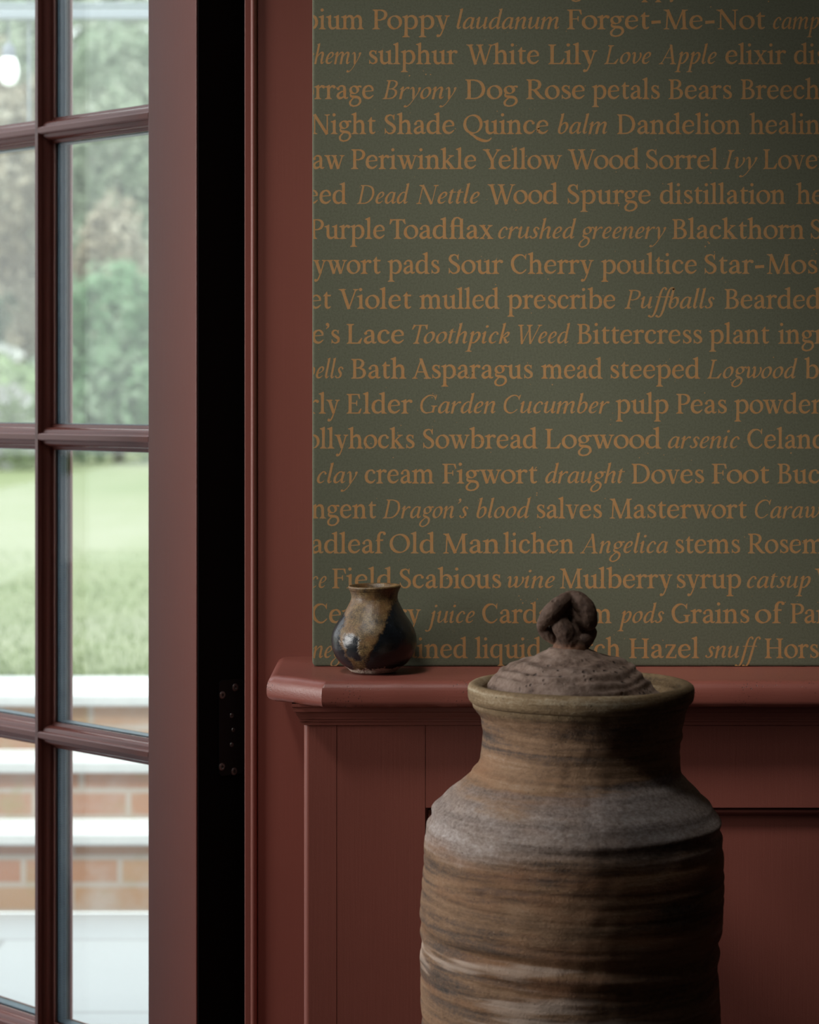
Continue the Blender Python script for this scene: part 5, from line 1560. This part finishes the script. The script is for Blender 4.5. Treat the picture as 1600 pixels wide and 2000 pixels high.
# ---------------------------------------------------------------- small glazed vase on the ledge
ZV_ = 2.547
SV = ZV_ / F
VX, VY = (729.5 - 800) * SV, CY + ZV_
zb_v = LEDGE_TOP + 0.0007
def build_vase():
    # (row, half width px) from the zoomed photograph, row relative to the base at 1317
    rows = [(1316.5, 40), (1315, 44.5), (1312.5, 47.5), (1309, 51), (1303, 60), (1296, 67.5), (1287, 74.5), (1277, 79.5), (1267, 82.6), (1256, 83.6), (1246, 82.8), (1236, 80.2), (1226, 75.6), (1216, 69.6), (1206, 62.6), (1196, 56.4), (1186, 50.8), (1178, 47.0), (1171, 45.2), (1165, 45.6), (1159, 47.4), (1154, 49.8), (1150, 51.2)]
    y_base = 1316.5
    # perspective: rows below the base centre are compressed only slightly; heights from the base
    pr = [(zb_v + (y_base - y) * SV * 1.000, h * SV) for y, h in rows]
    zi = [(z, r) for z, r in pr]
    N, K = 224, 200
    bm = bmesh.new()
    rings = []
    prof = []
    for k in range(K + 1):
        z = zi[0][0] + (zi[-1][0] - zi[0][0]) * k / K
        prof.append((interp(zi, z), z, 0))
    zt, rt = prof[-1][1], prof[-1][0]
    prof += [(rt - .0004, zt + .0009, 1), (rt - .0012, zt + .0014, 1), (rt - .0021, zt + .0011, 1), (rt - .0028, zt + .0002, 1)]
    for k in range(1, 60):
        z = zt - (zt - zb_v - .004) * k / 60
        prof.append((max(interp(zi, z) - .0034, .002), z, 2))
    for r, z, q in prof:
        ring = []
        for i in range(N):
            a = 2 * PI * i / N
            ca, sa = math.cos(a), math.sin(a)
            w = .0007 * noise.noise(Vector((ca * 1.5, sa * 1.5, z * 24))) + .00022 * noise.noise(Vector((ca * 6, sa * 6, z * 140)))
            lean = (z - zb_v) * .012
            dz = .0006 * math.sin(a + 1) if q == 1 or z > zt - .004 else 0
            ring.append(bm.verts.new((VX + lean + (r + w) * ca, VY + (r + w) * sa, z + dz)))
        rings.append(ring)
    for a, b in zip(rings, rings[1:]):
        for i in range(N):
            bm.faces.new((a[i], a[(i + 1) % N], b[(i + 1) % N], b[i]))
    bm.faces.new(rings[0][::-1]); bm.faces.new(rings[-1])
    # glaze maps: how much ochre run, and bare clay at the foot (a true pattern on the pot)
    def px_of(z): return y_base - (z - zb_v) / (SV * 1.000)
    left = [(1150, -200), (1178, -60), (1195, -56), (1208, -52), (1220, -57), (1232, -63), (1250, -66), (1262, -60), (1275, -52), (1290, -44), (1305, -34), (1318, -26)]
    right = [(1150, 200), (1165, 60), (1180, 42), (1200, 30), (1215, 24), (1230, 17), (1245, 9), (1260, -1), (1275, -8), (1290, -13), (1305, -17), (1318, -19)]
    me_vals, foot = [], []
    bm.verts.ensure_lookup_table()
    for v in bm.verts:
        y = px_of(v.co.z)
        x = (v.co.x - VX) / SV
        front = (v.co.y < VY)
        q = v.co * 1.0
        n1 = noise.noise(q * 120) * 6 + noise.noise(q * 420) * 4 + noise.noise(q * 1100) * 3
        if front:
            d = min(x + n1 - interp(left, y), interp(right, y) - (x + n1))
            # dark islands left in the runs
            for ix, iy, rx, ry in ((-43, 1252, 15, 16), (-40, 1270, 13, 15), (-36, 1246, 9, 8), (-30, 1281, 8, 8)):
                e = math.hypot((x + n1 * .6 - ix) / rx, (y + n1 * .5 - iy) / ry)
                d = min(d, (e - 1) * rx)
        else:
            d = 1180 - y + n1 * 2
        me_vals.append(max(0, min(1, d / 5 + .5)))
        edge = 1304.5 + 1.5 * n1 * .4 + 3 * noise.noise(Vector((x * .05, 0, 2)))
        if front and -50 < x < -2: edge += 6 * max(0, noise.noise(Vector((x * .11, 1.3, 0))) + .25)
        foot.append(max(0, min(1, (y - edge) / 1.6 + .5)))
    me_pts = len(bm.verts)
    m, nt, b = mat_new('dark_glaze_with_ochre_runs')
    at1 = nd(nt, 'ShaderNodeAttribute'); at1.attribute_name = 'ochre_run'
    at2 = nd(nt, 'ShaderNodeAttribute'); at2.attribute_name = 'bare_clay'
    n = tex_noise(nt, 130, 5, .65, mapping(nt)); n2 = tex_noise(nt, 700, 3, .6, mapping(nt)); n3 = tex_noise(nt, 45, 3, .6, mapping(nt))
    f = mth(nt, 'MULTIPLY_ADD', n2.outputs['Fac'], .45, mth(nt, 'MULTIPLY', n.outputs['Fac'], .55))
    och = cramp(nt, f, [(0.38, (0.022, 0.014, 0.007)), (0.48, (0.085, 0.053, 0.020)), (0.58, (0.165, 0.108, 0.043)), (0.70, (0.32, 0.265, 0.16))])
    och = mixc(nt, cramp(nt, n3.outputs['Fac'], [(0.45, 0.0), (0.62, 0.55)]), och, (0.17, 0.082, 0.028))
    drk = cramp(nt, f, [(0.40, (0.004, 0.005, 0.006)), (0.60, (0.009, 0.012, 0.016)), (0.72, (0.04, 0.046, 0.055))])
    c = mixc(nt, at1.outputs['Fac'], drk, och)
    clay = cramp(nt, n2.outputs['Fac'], [(0.35, (0.22, 0.165, 0.13)), (0.65, (0.45, 0.37, 0.30))])
    c = mixc(nt, at2.outputs['Fac'], c, clay)
    nt.links.new(c, b.inputs['Base Color'])
    r1 = mth(nt, 'MULTIPLY_ADD', at1.outputs['Fac'], .18, .27)
    nt.links.new(mth(nt, 'MAXIMUM', r1, mth(nt, 'MULTIPLY', at2.outputs['Fac'], .8)), b.inputs['Roughness'])
    b.inputs['Specular IOR Level'].default_value = .5
    bump(nt, b, mth(nt, 'MULTIPLY_ADD', at1.outputs['Fac'], 1.2, f), .35, .0012)
    o = link('vase', bm, m, None, 'all', loc=(VX, VY, zb_v))
    for nm, vals in (('ochre_run', me_vals), ('bare_clay', foot)):
        at_ = o.data.attributes.new(nm, 'FLOAT', 'POINT')
        at_.data.foreach_set('value', vals)
    tag(o, 'small dark glazed vase with ochre runs, standing on the red ledge', 'vase')
build_vase()
